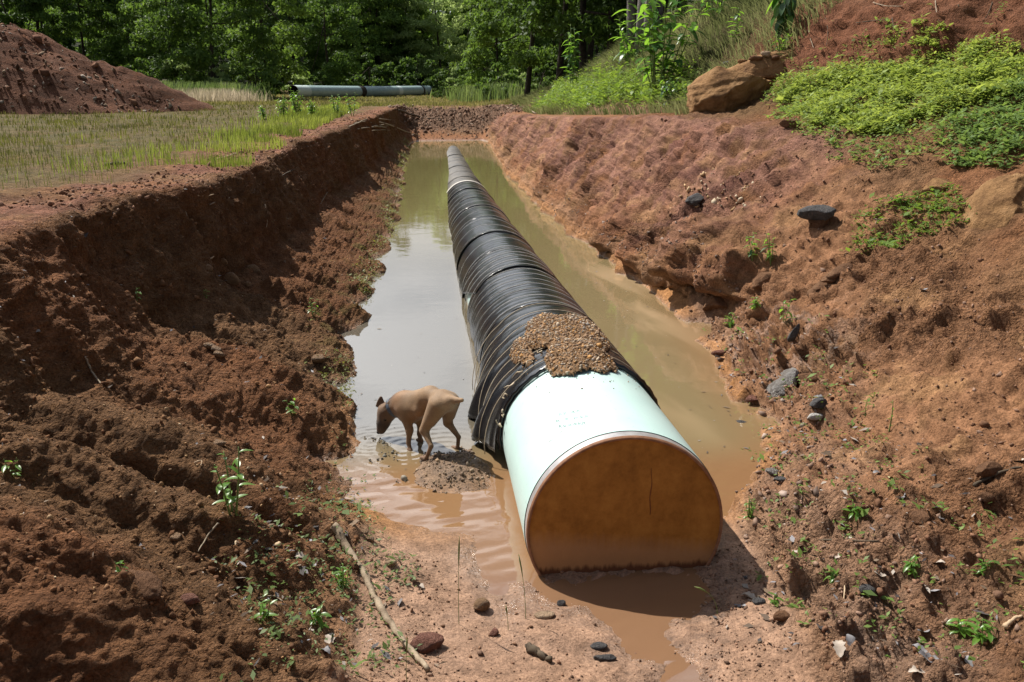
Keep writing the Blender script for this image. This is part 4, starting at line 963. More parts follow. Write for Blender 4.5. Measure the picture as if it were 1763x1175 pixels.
# left plateau: olive grass thinning out to the bank edge
n = 60000; Y = np.exp(rgz.uniform(math.log(7.5), math.log(62), n)); X = -2.5 - rgz.uniform(0, 1, n) ** 1.1 * (3 + Y * 0.52)
xy = np.stack([X, Y], 1); u_ = section_u(xy); dens = np.clip((3.05 - u_ + 0.35 * fbm(np.stack([X * .8, Y * .5, X * 0], -1), 3, 705)) / 0.8, 0, 1)
dens = dens * np.clip(0.45 + 1.3 * fbm(np.stack([X * 1.1, Y * .6, X * 0], -1), 3, 708), 0.08, 1); xy = xy[rgz.uniform(0, 1, n) < dens]
grass('grass', xy, 0.11, 0.0042, (0.052, 0.058, 0.018), (0.115, 0.125, 0.034), 'thin olive grass on the flat ground left of the trench')
# brighter tufts near the rim
n = 20000; Y = rgz.uniform(9, 40, n) ; X = -2.0 - np.abs(rgz.normal(0, 1, n)) * 0.9 - 0.025 * Y
cl_ = fbm(np.stack([X * 1.3, Y * .8, X * 0], -1), 2, 711); kp = (cl_ > 0.10) | ((Y > 24) & (cl_ > -.2)); xy = np.stack([X, Y], 1)[kp]
u_ = section_u(xy); xy = xy[u_ < 4.02]
grass('bright_grass', xy, 0.15, 0.0042, (0.11, 0.15, 0.032), (0.22, 0.27, 0.065), 'bright green grass tufts along the left rim of the trench')
# far field
n = 26000; Y = np.exp(rgz.uniform(math.log(46), math.log(108), n)); X = rgz.uniform(-0.30, 0.16, n) * Y
xy = np.stack([X, Y], 1)
grass('field_grass', xy, 0.13, 0.0055, (0.11, 0.12, 0.035), (0.23, 0.21, 0.085), 'pale dry grass of the field beyond the trench')
# tan dead grass by the heap and behind the far pipe
xs = []
for (px, Y, rx, ry, n) in ((375, 56, 1.6, 2.5, 2600), (345, 58, 1.8, 2.0, 1600), (585, 114, 2.0, 1, 1200)):
    cxp = col_x(px, Y); xs.append(np.stack([cxp + rgz.normal(0, rx * .6, n), Y + rgz.normal(0, ry * .6, n)], 1))
grass('dead_grass', np.concatenate(xs), 0.62, 0.0030, (0.22, 0.20, 0.12), (0.40, 0.35, 0.25), 'pale tan dead grass beside the foot of the dirt heap', bend=.6)
xs = []
for (px, Y, rx, ry, n) in ((310, 60, 2.0, 2.5, 2200), (395, 62, 1.6, 2.0, 1800), (845, 80, 2.6, 5, 3000), (860, 66, 2, 5, 2400)):
    cxp = col_x(px, Y); xs.append(np.stack([cxp + rgz.normal(0, rx * .6, n), Y + rgz.normal(0, ry * .6, n)], 1))
grass('tall_weeds', np.concatenate(xs), 0.9, 0.006, (0.07, 0.115, 0.035), (0.15, 0.20, 0.07), 'tall grey green weeds at the foot of the woods', bend=.6)
# long hanging grass on the hillside at the right
n = 52000; Y = np.exp(rgz.uniform(math.log(15.5), math.log(60), n)); X = 3.0 + rgz.uniform(0, 1, n) * (6 + 0.05 * Y)
xy = np.stack([X, Y], 1); u_ = section_u(xy); kp = (u_ > 11.75) & (u_ < 14.5) & ~((u_ > 11.98) & (u_ < 12.55) & (Y > 17.5) & (Y < 27) & (rgz.uniform(0, 1, n) < .85)) & (fbm(np.stack([X * .7, Y * .4, X * 0], -1), 3, 721) > -0.38); xy = xy[kp]
grass('hillside_grass', xy, 0.34, 0.0045, (0.085, 0.105, 0.040), (0.20, 0.215, 0.10), 'long grey green grass hanging over the hillside', lean=(-0.55, -0.15, -0.35), bend=.5)
# leafy green ground cover on the right bank
def cover(name, xy, h, leaf, c1, c2, label, per=5):
    pos, nn_ = drop(xy); n = len(pos)
    k = np.repeat(np.arange(n), per); m = len(k)
    hgt = h * rgz.uniform(.2, 1.0, n) * np.clip(1 + 1.6 * fbm(np.stack([xy[:, 0] * 3.2, xy[:, 1] * 2.4, xy[:, 0] * 0], -1), 3, 799), .15, 2.6)
    p = pos[k] + np.stack([rgz.normal(0, .03, m), rgz.normal(0, .03, m), hgt[k] * rgz.uniform(.1, 1.2, m)], 1) + nn_[k] * 0.01
    a = rgz.uniform(0, 2 * math.pi, m); t = np.stack([np.cos(a), np.sin(a), rgz.uniform(-.25, .75, m)], 1); t /= np.linalg.norm(t, axis=1)[:, None]
    nr_ = np.cross(t, np.stack([-np.sin(a), np.cos(a), rgz.uniform(-.4, .4, m)], 1)); nr_ /= np.linalg.norm(nr_, axis=1)[:, None]; bt = np.cross(nr_, t)
    s = leaf * rgz.lognormal(-.1, .42, m)[:, None]
    q = np.stack([p, p + t * s * .55 + bt * s * .26 + nr_ * s * .08, p + t * s * 1.15, p + t * s * .55 - bt * s * .26 + nr_ * s * .08], 1)
    tt_ = np.clip(rgz.normal(.5, .28, (m, 1)), 0, 1); c = np.array(c1) * (1 - tt_) + np.array(c2) * tt_
    o = link(name, mesh_np(name, q.reshape(-1, 3), np.arange(m * 4).reshape(-1, 4), False, np.repeat(c, 4, 0)), M_COVER); tag(o, label, kind='stuff'); return o
def in_poly(px, py, poly):
    ins = np.zeros(len(px), bool); j = len(poly) - 1
    for i_ in range(len(poly)):
        xi, yi = poly[i_]; xj, yj = poly[j]
        c = ((yi > py) != (yj > py)) & (px < (xj - xi) * (py - yi) / (yj - yi + 1e-12) + xi); ins ^= c; j = i_
    return ins
def ground_poly(poly): return [tuple(at(px, py)[0][:2]) for px, py in poly]
def sample_poly(gp_, n, edge=0.35, seed=0, sc=1.6):
    g = np.array(gp_); lo, hi = g.min(0) - .2, g.max(0) + .2
    xy = rgz.uniform(lo, hi, (n, 2)); off = 0.3 * rgz.uniform(.2, 2.6, (n, 1)) * np.stack([fbm(np.stack([xy[:, 0] * sc, xy[:, 1] * sc, xy[:, 0] * 0], -1), 3, seed), fbm(np.stack([xy[:, 0] * sc, xy[:, 1] * sc, xy[:, 0] * 0 + 9], -1), 3, seed + 3)], 1)
    return xy[in_poly(xy[:, 0] + off[:, 0], xy[:, 1] + off[:, 1], gp_)]
pa = ground_poly([(1345, 185), (1380, 215), (1460, 235), (1530, 240), (1600, 215), (1680, 190), (1763, 170), (1800, 120), (1763, 80), (1660, 80), (1590, 70), (1540, 60), (1500, 95), (1430, 110), (1370, 130)])
g1 = sample_poly(pa, 26000, seed=731)
n_ = fbm(np.stack([g1[:, 0] * 1.6, g1[:, 1] * 1.2, g1[:, 0] * 0], -1), 3, 735); n_ = n_ + 0.8 * fbm(np.stack([g1[:, 0] * 6, g1[:, 1] * 5, g1[:, 0] * 0], -1), 2, 737); g1 = g1[n_ > -0.10 + rgz.normal(0, .25, len(n_))]
cover('ground_cover', g1[:11500], 0.13, 0.050, (0.13, 0.185, 0.040), (0.32, 0.40, 0.10), 'bright green leafy ground cover on the red bank at right')
g1b = sample_poly(ground_poly([(1330, 120), (1345, 215), (1420, 280), (1560, 300), (1640, 245), (1660, 205), (1763, 190), (1763, 60), (1600, 50), (1520, 50), (1400, 95)]), 5200, seed=733)[:2400]
cover('ground_cover', g1b, 0.10, 0.045, (0.09, 0.15, 0.035), (0.22, 0.31, 0.08), 'loose sprigs thinning out round the bright leafy cover', 4)
pb = ground_poly([(1650, 215), (1670, 290), (1690, 300), (1763, 250), (1790, 180), (1763, 130), (1700, 165)])
cover('ground_cover', sample_poly(pb, 3200, seed=741)[:1500], 0.13, 0.055, (0.075, 0.13, 0.035), (0.18, 0.27, 0.075), 'darker leafy weeds at the right edge below the bright cover')
pc = ground_poly([(920, 190), (1000, 190), (1120, 188), (1185, 180), (1190, 150), (1150, 130), (1060, 135), (960, 160)])
cover('ground_cover', sample_poly(pc, 12000, seed=751)[:9000], 0.34, 0.085, (0.10, 0.17, 0.03), (0.24, 0.35, 0.07), 'light green low weeds between the trench rim and the hillside', 4)
pd = ground_poly([(1480, 400), (1560, 420), (1660, 360), (1650, 320), (1560, 350)])
cover('ground_cover', sample_poly(pd, 1500, seed=761)[:520], 0.05, 0.035, (0.09, 0.15, 0.03), (0.17, 0.26, 0.05), 'thin scatter of small weeds below the pale rock', 4)
pe = ground_poly([(1130, 560), (1330, 540), (1480, 700), (1763, 900), (1763, 1175), (1400, 1175), (1250, 950), (1310, 760), (1230, 640)])
n_seed = sample_poly(pe, 900, seed=771)[:330]
cover('seedlings', n_seed, 0.035, 0.026, (0.08, 0.13, 0.03), (0.18, 0.27, 0.06), 'tiny green seedlings scattered over the mud at right', 5)
pf = ground_poly([(480, 820), (600, 780), (640, 900), (720, 1000), (640, 1160), (470, 1170), (420, 1000)])
cover('seedlings', sample_poly(pf, 900, seed=781)[:340], 0.035, 0.020, (0.07, 0.11, 0.03), (0.15, 0.22, 0.06), 'tiny green seedlings on the mud below the left bank', 5)
pg = ground_poly([(690, 185), (830, 230), (800, 232), (720, 228)])
# mossy fringe at the foot of the left bank
n = 5000; Y = rgz.uniform(6.5, 38, n); X = np.interp(Y, NODES[6][:, 0], NODES[6][:, 1]) - np.abs(rgz.normal(0, .14, n))
kp = fbm(np.stack([X * 2, Y * 1.1, X * 0], -1), 2, 791) > 0.05
cover('moss', np.stack([X, Y], 1)[kp], 0.05, 0.022, (0.10, 0.12, 0.025), (0.20, 0.22, 0.05), 'yellow green moss and weeds along the foot of the left bank', 3)

# ------------------------------------------------------------------ ROCKS
def rock_np(seed, sub=4, facets=9, rough=0.16, flat=0.0):
    r_ = np.random.default_rng(seed)
    base = {2: ICO2, 3: ICO3, 4: ICO4, 5: ICO5}[sub]
    v = base[0].copy()
    v = v * (1 + rough * fbm(v * 1.3 + seed, 3, seed))[:, None]
    for _ in range(facets):
        n_ = r_.normal(size=3); n_ /= np.linalg.norm(n_); dd = r_.uniform(0.55, 0.85)
        e = np.maximum(v @ n_ - dd, 0); v = v - e[:, None] * n_ * 0.9
    v = v * (1 + (0.05 if sub < 5 else 0.075) * ridged(v * np.array([1.6, 3.0, 5.0]) + seed, 3, seed + 7) + 0.025 * fbm(v * 11, 3, seed + 9))[:, None]
    return v, base[1]
def mat_rock(name, c1, c2, c3, rough=0.85, spec=0.25, scale=4):
    m, N, L, b = newmat(name)
    n = add_noise(N, L, scale, 8, 0.7, dist=0.6); r = ramp(N, L, n.outputs['Fac'], [(0.3, c1), (0.52, c2), (0.72, c3)]); L.new(r.outputs['Color'], b.inputs['Base Color'])
    n2 = add_noise(N, L, scale * 5, 8, 0.7); bump(N, L, b, n2.outputs['Fac'], 1.0, 0.06)
    b.inputs['Roughness'].default_value = rough; setspec(b, spec); return m
M_R_TAN = mat_rock('tan_sandstone', (0.10, 0.05, 0.024), (0.27, 0.15, 0.066), (0.38, 0.235, 0.12), 0.9, 0.12, 3.2)
M_R_GREY = mat_rock('dark_grey_stone', (0.06, 0.056, 0.055), (0.115, 0.11, 0.11), (0.20, 0.175, 0.155), 0.85, 0.2, 12)
M_R_WET = mat_rock('wet_pale_rock', (0.14, 0.11, 0.085), (0.28, 0.26, 0.24), (0.46, 0.45, 0.44), 0.3, 0.6, 8)
M_R_BROWN = mat_rock('rotten_brown_rock', (0.11, 0.056, 0.03), (0.19, 0.098, 0.052), (0.28, 0.16, 0.09), 0.9, 0.15, 6)
M_R_RED = mat_rock('red_slate', (0.16, 0.065, 0.045), (0.25, 0.115, 0.08), (0.31, 0.17, 0.125), 0.8, 0.2, 14)
M_R_PALE = mat_rock('pale_tan_rock', (0.27, 0.175, 0.10), (0.42, 0.30, 0.20), (0.52, 0.40, 0.29), 0.9, 0.2, 5)
M_R_WHITE = mat_rock('white_quartz', (0.45, 0.42, 0.38), (0.62, 0.60, 0.56), (0.74, 0.72, 0.69), 0.6, 0.4, 14)
M_COB = mat_rock('tan_cobble', (0.22, 0.12, 0.055), (0.34, 0.20, 0.10), (0.42, 0.28, 0.16), 0.6, 0.35, 20)
def rock(px, py, size, mat, label, seed, rot=(0, 0, 0), sink=0.25, sub=3, facets=9, rough=.16, name='rock', cat='rock', group=None):
    p, n = at(px, py)
    v, f = rock_np(seed, sub, facets, rough)
    v = v * np.array(size) * 0.5
    o = link(name, mesh_np(name, v, f, sub >= 4 and facets < 6), mat); o.rotation_euler = rot
    up = np.array([0, 0, 1.0])
    o.location = p + up * size[2] * (0.5 - sink); tag(o, label, cat, group); return o
rock(1252, 189, (1.56, 1.0, 0.80), M_R_TAN, 'largest boulder, tan and rounded, on the rim of the right bank', 831, (0.25, -0.22, -0.15), 0.16, 5, 7, .22, 'boulder', 'boulder')
sl_ = rock(1305, 140, (1.75, 1.1, 0.50), M_R_TAN, 'flat tilted slab of tan rock resting behind the large boulder', 845, (0.12, -0.22, 0.1), 0.05, 5, 8, .2, 'rock_slab', 'rock'); sl_.location = at_y(1312, 120, float(at(1252, 189)[0][1]) + 0.75)
SLABTOP = 108
def rock_on(obj, px, py, size, mat, label, seed, **k):
    """a stone lying on another rock: found with a sight line to that rock"""
    bpy.context.view_layer.update(); mw = obj.matrix_world; inv = mw.inverted()
    o_ = inv @ Vector(CAMP); d_ = (inv.to_3x3() @ Vector(pray(px, py))).normalized(); bv = BVHTree.FromPolygons([v.co for v in obj.data.vertices], [p.vertices[:] for p in obj.data.polygons])
    h = bv.ray_cast(o_, d_)
    p = np.array(mw @ h[0]) if h[0] is not None else at(px, py)[0]
    v, f = rock_np(seed, 2, 7); v = v * np.array(size) * .5
    o = link('stone', mesh_np('stone', v, f), mat); o.location = p + np.array([0, 0, size[2] * .25]); tag(o, label, 'stone'); return o
slab = bpy.data.objects['rock_slab']
for (px, py, sz, mt, lb, sd_) in ((1252, 112, (.22, .16, .10), M_R_GREY, 'blue grey stone at the left end of the tilted slab', 1), (1278, 108, (.20, .14, .09), M_R_TAN, 'small tan stone on the tilted slab beside the grey one', 2),
                                  (1300, 103, (.26, .17, .10), M_R_BROWN, 'brown stone in the middle of the tilted slab', 3), (1318, 97, (.20, .14, .12), M_R_PALE, 'pale stone near the top of the tilted slab', 4), (1335, 103, (.18, .16, .1), M_R_BROWN, 'dark clod at the right end of the tilted slab', 5)):
    rock_on(slab, px, py, sz, mt, lb, 900 + sd_)
rock(1196, 189, (.25, .16, .10), M_R_PALE, 'small flat stone at the left foot of the large boulder', 911)
rock(1360, 218, (.28, .16, .14), M_R_BROWN, 'brown clod on the rim below the green cover', 912)
rock(1722, 345, (0.95, 0.7, 0.50), M_R_TAN, 'pale tan outcrop half buried at the right edge of the picture', 913, (0.1, -0.55, 0.3), .66, 5, 12, .34)
rock(1612, 325, (.40, .26, .16), M_R_TAN, 'flat brown stone left of the pale outcrop', 914, (0, -.3, .4), .4, 4)
rock(1345, 662, (.42, .34, .20), M_R_WET, 'grey and white wet rock beside the water on the right', 921, (0.2, -.5, .5), .68, 4, 14, .3)
rock(1392, 655, (.22, .14, .08), M_R_BROWN, 'flat brown stone beside the grey and white wet rock', 922)
rock(1408, 700, (.13, .10, .10), M_R_GREY, 'blue grey stone above the white lump on the right mud', 923)
rock(1402, 720, (.14, .08, .05), M_R_WHITE, 'white lump of quartz lying on the right mud', 924)
rock(1366, 585, (.08, .06, .22), M_R_GREY, 'upright black shard on the right bank', 925, (.2, .3, 0))
rock(1275, 735, (.13, .10, .07), M_R_GREY, 'wet dark stone at the right waterline', 926)
rock(1295, 690, (.14, .10, .06), M_R_RED, 'reddish wet stone at the right waterline', 927)
rock(1240, 612, (.17, .10, .07), M_R_RED, 'reddish flat stone higher along the right waterline', 928)
rock(1327, 815, (.10, .09, .05), M_R_WET, 'pale stone at the front corner of the water at right', 929)
rock(1345, 828, (.09, .06, .04), M_R_GREY, 'small dark slab beside the pale waterline stone', 930)
# rotten rock ledge on the right bank
for (px, py, sz, lb, sd_, rt3) in ((1236, 520, (.40, .30, .26), 'angular brown rock at the waterline below the ledge', 931, (0.3, -.5, .2)), (1322, 480, (.42, .30, .16), 'dark brown rock plate at the right end of the ledge', 933, (0, -.5, .1)),
                              (1195, 345, (.26, .2, .16), 'dark grey stone beside the yellow gravel of the right bank', 936, (0, -.3, 0))):
    rock(px, py, sz, M_R_BROWN if sd_ != 936 else M_R_GREY, lb, sd_, rt3, .5, 4, 12, .3)
for j, (px, py) in enumerate(((1420, 488), (1432, 478), (1445, 469), (1410, 498))):
    rock(px, py, (.34, .14, .045), M_R_BROWN, ('second', 'third', 'topmost', 'lowest')[j] + ' of four thin rock layers stepping up the right bank', 941 + j, (0.1, -.35, .5), .3, 3, 5)
# dark stone standing on its pedestal of earth
p, n_ = at(1402, 392)
ped = empty('perched_stone', p); tag(ped, 'dark grey stone perched on a thin column of earth', 'stone')
v, f = rock_np(951, 4, 6, .2); link('stone', mesh_np('stone', v * np.array([.19, .15, .085]) + np.array([.03, .02, .14]), f), M_R_GREY, ped)
v, f = tube_np(np.array([[.12, .08, -.22], [.09, .06, -.08], [.06, .04, .02], [.04, .02, .11]]), [.20, .14, .09, .10], 12, True, .25, 3); link('earth_column', mesh_np('earth_column', v, f, True), M_R_BROWN, ped)
# foreground stones
rock(829, 1050, (.085, .07, .075), M_COB, 'round tan cobble on the mud in the foreground', 961, (0, 0, .4), .2, 4, 3, .12, 'cobble', 'stone')
rock(738, 1112, (.19, .13, .075), M_R_RED, 'red slate block beside the lower end of the driftwood', 962, (0, 0, .3), .2, 3, 12)
rock(628, 918, (.05, .04, .035), M_COB, 'yellow pebble by the top of the driftwood', 963, name='pebble', cat='stone'); rock(638, 931, (.06, .045, .035), M_COB, 'larger tan pebble just below the yellow one', 964, name='pebble', cat='stone')
rock(674, 973, (.075, .055, .05), M_R_PALE, 'pale pebble to the right of the driftwood middle', 965, name='pebble', cat='stone')
rock(851, 1093, (.05, .045, .045), M_R_RED, 'small maroon stone below the round tan cobble', 966, name='pebble', cat='stone')
rock(939, 1062, (.11, .06, .035), M_R_PALE, 'flat pale stone on the mud left of the outflow', 967)
rock(966, 1042, (.05, .04, .04), M_R_GREY, 'little black stone in front of the pipe end', 968, name='pebble', cat='stone')
rock(1033, 1115, (.09, .05, .03), M_R_GREY, 'dark stone lying in the outflow', 969); rock(1040, 1135, (.12, .05, .03), M_R_GREY, 'long dark stone in the outflow near the bottom', 970)
rock(1492, 1020, (.09, .06, .05), M_R_GREY, 'grey stone alone on the mud at lower right', 971); rock(1306, 1040, (.07, .05, .04), M_R_GREY, 'blue grey stone beside the long pale dead leaf', 972)
rock(1350, 1065, (.10, .06, .05), M_R_BROWN, 'brown stone on the mud right of the outflow', 973)
rock(245, 1010, (.20, .13, .08), M_R_BROWN, 'dark flat stone in the hollow of the lower left bank', 974, (0.3, .4, -.3), .45, 4, 14, .3); rock(330, 1037, (.09, .06, .05), M_R_RED, 'red brick like stone on the lower left bank', 975)
rock(378, 767, (.10, .07, .05), M_COB, 'tan stone above the taller weed on the left bank', 976); rock(303, 928, (.06, .045, .04), M_COB, 'small yellow stone on the lower left bank', 977)
for j, (px, py, s_) in enumerate(((437, 466, .15), (398, 482, .17), (384, 452, .10), (358, 462, .09), (428, 491, .08))):
    rock(px, py, (s_, s_ * .7, s_ * .7), M_COB, ('rightmost tan cobble', 'largest tan cobble', 'topmost tan cobble', 'leftmost tan cobble', 'smallest tan cobble')[j] + ' stuck in the upper left bank', 981 + j, (0, .4, 0), .4, 3, 4, .12, 'cobble', 'stone')
rock(548, 622, (.15, .10, .08), M_COB, 'orange brown stone at the left waterline', 991)
for j, (px, py) in enumerate(((372, 603), (378, 612), (360, 597))): rock(px, py, (.09, .06, .05), M_COB, ('upper', 'lower', 'leftmost')[j] + ' of three tan stones in the middle of the left bank', 995 + j, (0, .3, 0), .35, 3, 4)
rock(1585, 900, (.14, .12, .09), M_R_BROWN, 'brown clod on the broken ground at lower right', 1001); rock(1700, 815, (.17, .13, .09), M_R_BROWN, 'big brown clod near the right edge', 1002, (0, 0, .4), .3, 4)
rock(1695, 860, (.10, .08, .06), M_R_BROWN, 'second brown clod below the big one near the right edge', 1003); rock(1475, 880, (.13, .1, .07), M_R_BROWN, 'small brown clod beside the lone green sprout', 1004)

# ------------------------------------------------------------------ CLODS and GRAVEL
CLODS = []
for k in range(8):
    r_ = np.random.default_rng(860 + k); v_ = ICO1[0] * r_.uniform(.55, 1.25, (len(ICO1[0]), 1)) + r_.normal(0, .12, ICO1[0].shape); CLODS.append((v_, ICO1[1]))
def scatter_mix(pos, scale, rot):
    V = []; F = []; o = 0
    for k, (bv, bf) in enumerate(CLODS):
        i_ = np.arange(k, len(pos), len(CLODS))
        if len(i_) == 0: continue
        v, f = scatter(bv, bf, pos[i_], scale[i_], rot[i_]); V.append(v); F.append(f + o); o += len(v)
    return np.concatenate(V), np.concatenate(F)
def stones(name, xy, s0, sig, smax, pal, label, mat=None, flat=.8, lift=.2, seed=1, ico=ICO1):
    pos, nn_ = drop(xy); n = len(pos); s = np.clip(np.random.default_rng(seed).lognormal(math.log(s0), sig, n), .003, smax)
    pos = pos + nn_ * (s * lift)[:, None]
    sc_ = s[:, None] * RNG.uniform(.6, 1.3, (n, 3)) * np.array([1, 1, flat])
    v, f = scatter(ico[0], ico[1], pos, sc_, rand_rot(n), .22) if ico is not ICO1 else scatter_mix(pos, sc_, rand_rot(n))
    o = link(name, mesh_np(name, v, f, False, np.repeat(pebble_cols(n, pal=pal), len(ico[0]), 0)), mat or M_CLOD); tag(o, label, kind='stuff'); return o
def uv_xy(n, u0, u1, y0, y1, seed):
    """random points of the ground between two section coordinates"""
    r_ = np.random.default_rng(seed); Y = np.exp(r_.uniform(math.log(y0), math.log(y1), n)); u_ = r_.uniform(u0, u1, n)
    k_ = np.clip(np.searchsorted(yr, Y), 0, NR - 1)
    return np.stack([np.array([np.interp(a_, U, P2[b_, :, 0]) for a_, b_ in zip(u_, k_)]), Y], 1)
pal_l = np.array([[.14, .072, .038], [.17, .085, .042], [.11, .056, .03], [.19, .105, .055]])
pal_r = np.array([[.19, .10, .06], [.22, .125, .08], [.15, .078, .045], [.25, .16, .115]])
pal_m = np.array([[.25, .14, .09], [.18, .10, .06], [.30, .19, .13], [.13, .08, .055]])
pal_t = np.array([[.46, .30, .15], [.52, .36, .20], [.40, .24, .11], [.55, .44, .30], [.36, .25, .16]])
stones('clods', uv_xy(9000, 4.0, 6.1, 2.9, 16, 801), .0055, .6, .034, pal_l, 'crumbled dark brown clods lying over the left bank', seed=2)
stones('clods', uv_xy(7500, 9.1, 11.2, 2.9, 15, 802), .006, .6, .032, pal_r, 'crumbled brown clods lying over the right bank', seed=3)
stones('clods', uv_xy(2600, 6.2, 9.2, 2.8, 4.2, 803), .0042, .5, .016, pal_m, 'small crumbs of mud around the front of the pipe', seed=4)
stones('clods', uv_xy(3000, 3.1, 4.1, 7, 34, 804), .009, .6, .045, pal_r, 'crumbs of earth along the left rim', seed=5)
r_ = np.random.default_rng(805); n = 6500
stones('clods', np.stack([r_.uniform(-1.8, 4.6, n), r_.normal(43.2, 1.7, n)], 1), .020, .7, .12, np.array([[.20, .125, .085], [.24, .155, .11], [.15, .09, .062], [.27, .20, .15], [.20, .12, .08]]), 'grey brown rubble and clods of the bank that closes the trench', seed=6)
stones('gravel', uv_xy(420, 5.0, 6.3, 2.9, 9, 806), .006, .45, .018, pal_t * np.array([.75, .68, .6]), 'tan pebbles washed out at the foot of the left bank', M_PEBBLE, seed=7, ico=ICO2)
g2 = sample_poly(ground_poly([(1160, 330), (1190, 290), (1250, 300), (1290, 330), (1265, 370), (1200, 365)]), 500, seed=811)[:230]
stones('gravel', g2, .017, .5, .05, pal_t * .85, 'yellow tan gravel spilling from the middle of the right bank', M_PEBBLE, .8, .2, seed=8)
stones('gravel', uv_xy(1500, 8.95, 9.6, 4.2, 20, 812), .0085, .6, .04, np.array([[.24, .15, .105], [.2, .12, .08], [.28, .21, .17], [.14, .09, .065]]), 'wet stones and grit along the right waterline', M_PEBBLE, .6, .1, seed=9)
r_ = np.random.default_rng(813); n = 5200; bx = r_.normal(0.12, .19, n); by = r_.normal(5.52, .33, n)
xyb = np.stack([bx, by], 1); zb = np.array([gz(a_, b_)[0] for a_, b_ in xyb]); xyb = xyb[(zb > -0.008) & (by < 6.4)][:800]
stones('gravel', xyb,   .0052, .65, .022, np.array([[.21, .145, .09], [.16, .105, .065], [.26, .19, .13], [.12, .08, .055], [.23, .15, .085]]), 'wet gravel of the little mud bar under the dog', M_PEBBLE, .75, .25, seed=10)
g3 = sample_poly(ground_poly([(645, 780), (662, 775), (684, 825), (672, 832), (655, 815)]), 900, seed=815, sc=4)[:260]
pos = np.concatenate([g3, r_.uniform(0, .015, (len(g3), 1)) - .004], 1); n = len(pos)
v, f = scatter(ICO1[0], ICO1[1], pos, r_.lognormal(math.log(.0055), .5, n)[:, None] * RNG.uniform(.6, 1.3, (n, 3)), rand_rot(n), .2)
o = link('gravel', mesh_np('gravel', v, f, False, np.repeat(pebble_cols(n, pal=np.array([[.16, .15, .12], [.2, .17, .13], [.12, .10, .08]])), len(ICO1[0]), 0)), M_PEBBLE); tag(o, 'streak of grey gravel just breaking the water left of the dog', kind='stuff')

# bits of leaf litter and bark trodden into the mud
def litter(name, xy, s0, pal, label, seed):
    r_ = np.random.default_rng(seed); pos, nn_ = drop(xy); n = len(pos); s_ = r_.lognormal(math.log(s0), .45, n)[:, None]
    a_ = r_.uniform(0, 6.283, n); t = np.stack([np.cos(a_), np.sin(a_), r_.normal(0, .25, n)], 1); bt = np.stack([-np.sin(a_), np.cos(a_), r_.normal(0, .35, n)], 1); w_ = r_.uniform(.12, .5, (n, 1)); p = pos + nn_ * .006
    q = np.stack([p - t * s_, p + bt * s_ * w_ + nn_ * s_ * .3, p + t * s_ + nn_ * s_ * r_.uniform(0, .4, (n, 1)), p - bt * s_ * w_ + nn_ * s_ * .1], 1)
    c = np.array(pal)[r_.integers(0, len(pal), n)] * r_.uniform(.7, 1.2, (n, 1))
    o = link(name, mesh_np(name, q.reshape(-1, 3), np.arange(n * 4).reshape(-1, 4), False, np.repeat(c, 4, 0)), M_PEBBLE); tag(o, label, kind='stuff')
pal_lit = [(.05, .042, .04), (.12, .11, .11), (.30, .26, .22), (.10, .065, .04), (.16, .11, .07), (.22, .21, .22), (.06, .05, .05)]
litter('leaf_litter', sample_poly(pe, 2400, seed=871)[:700], .016, pal_lit, 'dark bits of leaf and bark strewn over the mud at right', 1)
litter('leaf_litter', sample_poly(pf, 900, seed=873)[:260], .014, pal_lit, 'bits of leaf and bark strewn below the left bank', 2)
litter('leaf_litter', uv_xy(300, 4.0, 6.2, 3, 14, 875), .014, pal_lit, 'bits of bark and root strewn over the left bank', 3)

r_ = np.random.default_rng(881); n = 150; fx = np.where(r_.random(n) < .5, r_.uniform(-.65, .3, n), r_.uniform(1.7, 2.5, n)); fy = np.exp(r_.uniform(math.log(5.2), math.log(16), n))
s_ = r_.lognormal(math.log(.011), .5, n)[:, None]; a_ = r_.uniform(0, 6.283, n); t = np.stack([np.cos(a_), np.sin(a_), 0 * a_], 1); bt = np.stack([-np.sin(a_), np.cos(a_), 0 * a_], 1); p = np.stack([fx, fy, 0 * fx + .006], 1)
q = np.stack([p - t * s_, p + bt * s_ * .3, p + t * s_, p - bt * s_ * .3], 1); c = np.array(pal_lit)[r_.integers(0, len(pal_lit), n)]
o = link('floating_litter', mesh_np('floating_litter', q.reshape(-1, 3), np.arange(n * 4).reshape(-1, 4), False, np.repeat(c, 4, 0)), M_PEBBLE); tag(o, 'tiny bits of leaf and seed floating on the muddy water', kind='stuff')
# ------------------------------------------------------------------ STICKS, TWIGS, ROOTS
def stick(pxs, r, mat, label, name='stick', cat='stick', lift=0.5, group=None, wob=.2, sides=7, free=None):
    pts = []
    for i_, (a_, b_) in enumerate(pxs):
        p, n_ = at(a_, b_)
        pts.append(p + np.array([0, 0, r * lift]))
    pts = np.array(pts)
    if free is not None: pts[:, 2] += np.array(free)
    t = np.linspace(0, 1, len(pts)); tt_ = np.linspace(0, 1, len(pts) * 4); fine = np.stack([gsm(np.interp(tt_, t, pts[:, k_]), 2, 0) for k_ in range(3)], 1)
    fine += (np.random.default_rng(int(pxs[0][0] * 7 + pxs[0][1])).normal(0, r * .18, fine.shape))
    o0 = fine[0].copy(); prof = r * (1 - .45 * tt_) * (1 + .12 * np.sin(tt_ * 23))
    v, f = tube_np(fine - o0, prof, sides, True, wob, int(pxs[0][0]))
    o = link(name, mesh_np(name, v, f, True), mat); o.location = o0; tag(o, label, cat, group); return o
stick([(572, 903), (592, 940), (612, 965), (632, 1005), (650, 1045), (682, 1095), (712, 1128), (744, 1165)], .021, M_DRIFT, 'thick crooked piece of driftwood lying on the mud at front left', 'driftwood', 'driftwood', .8, sides=12)
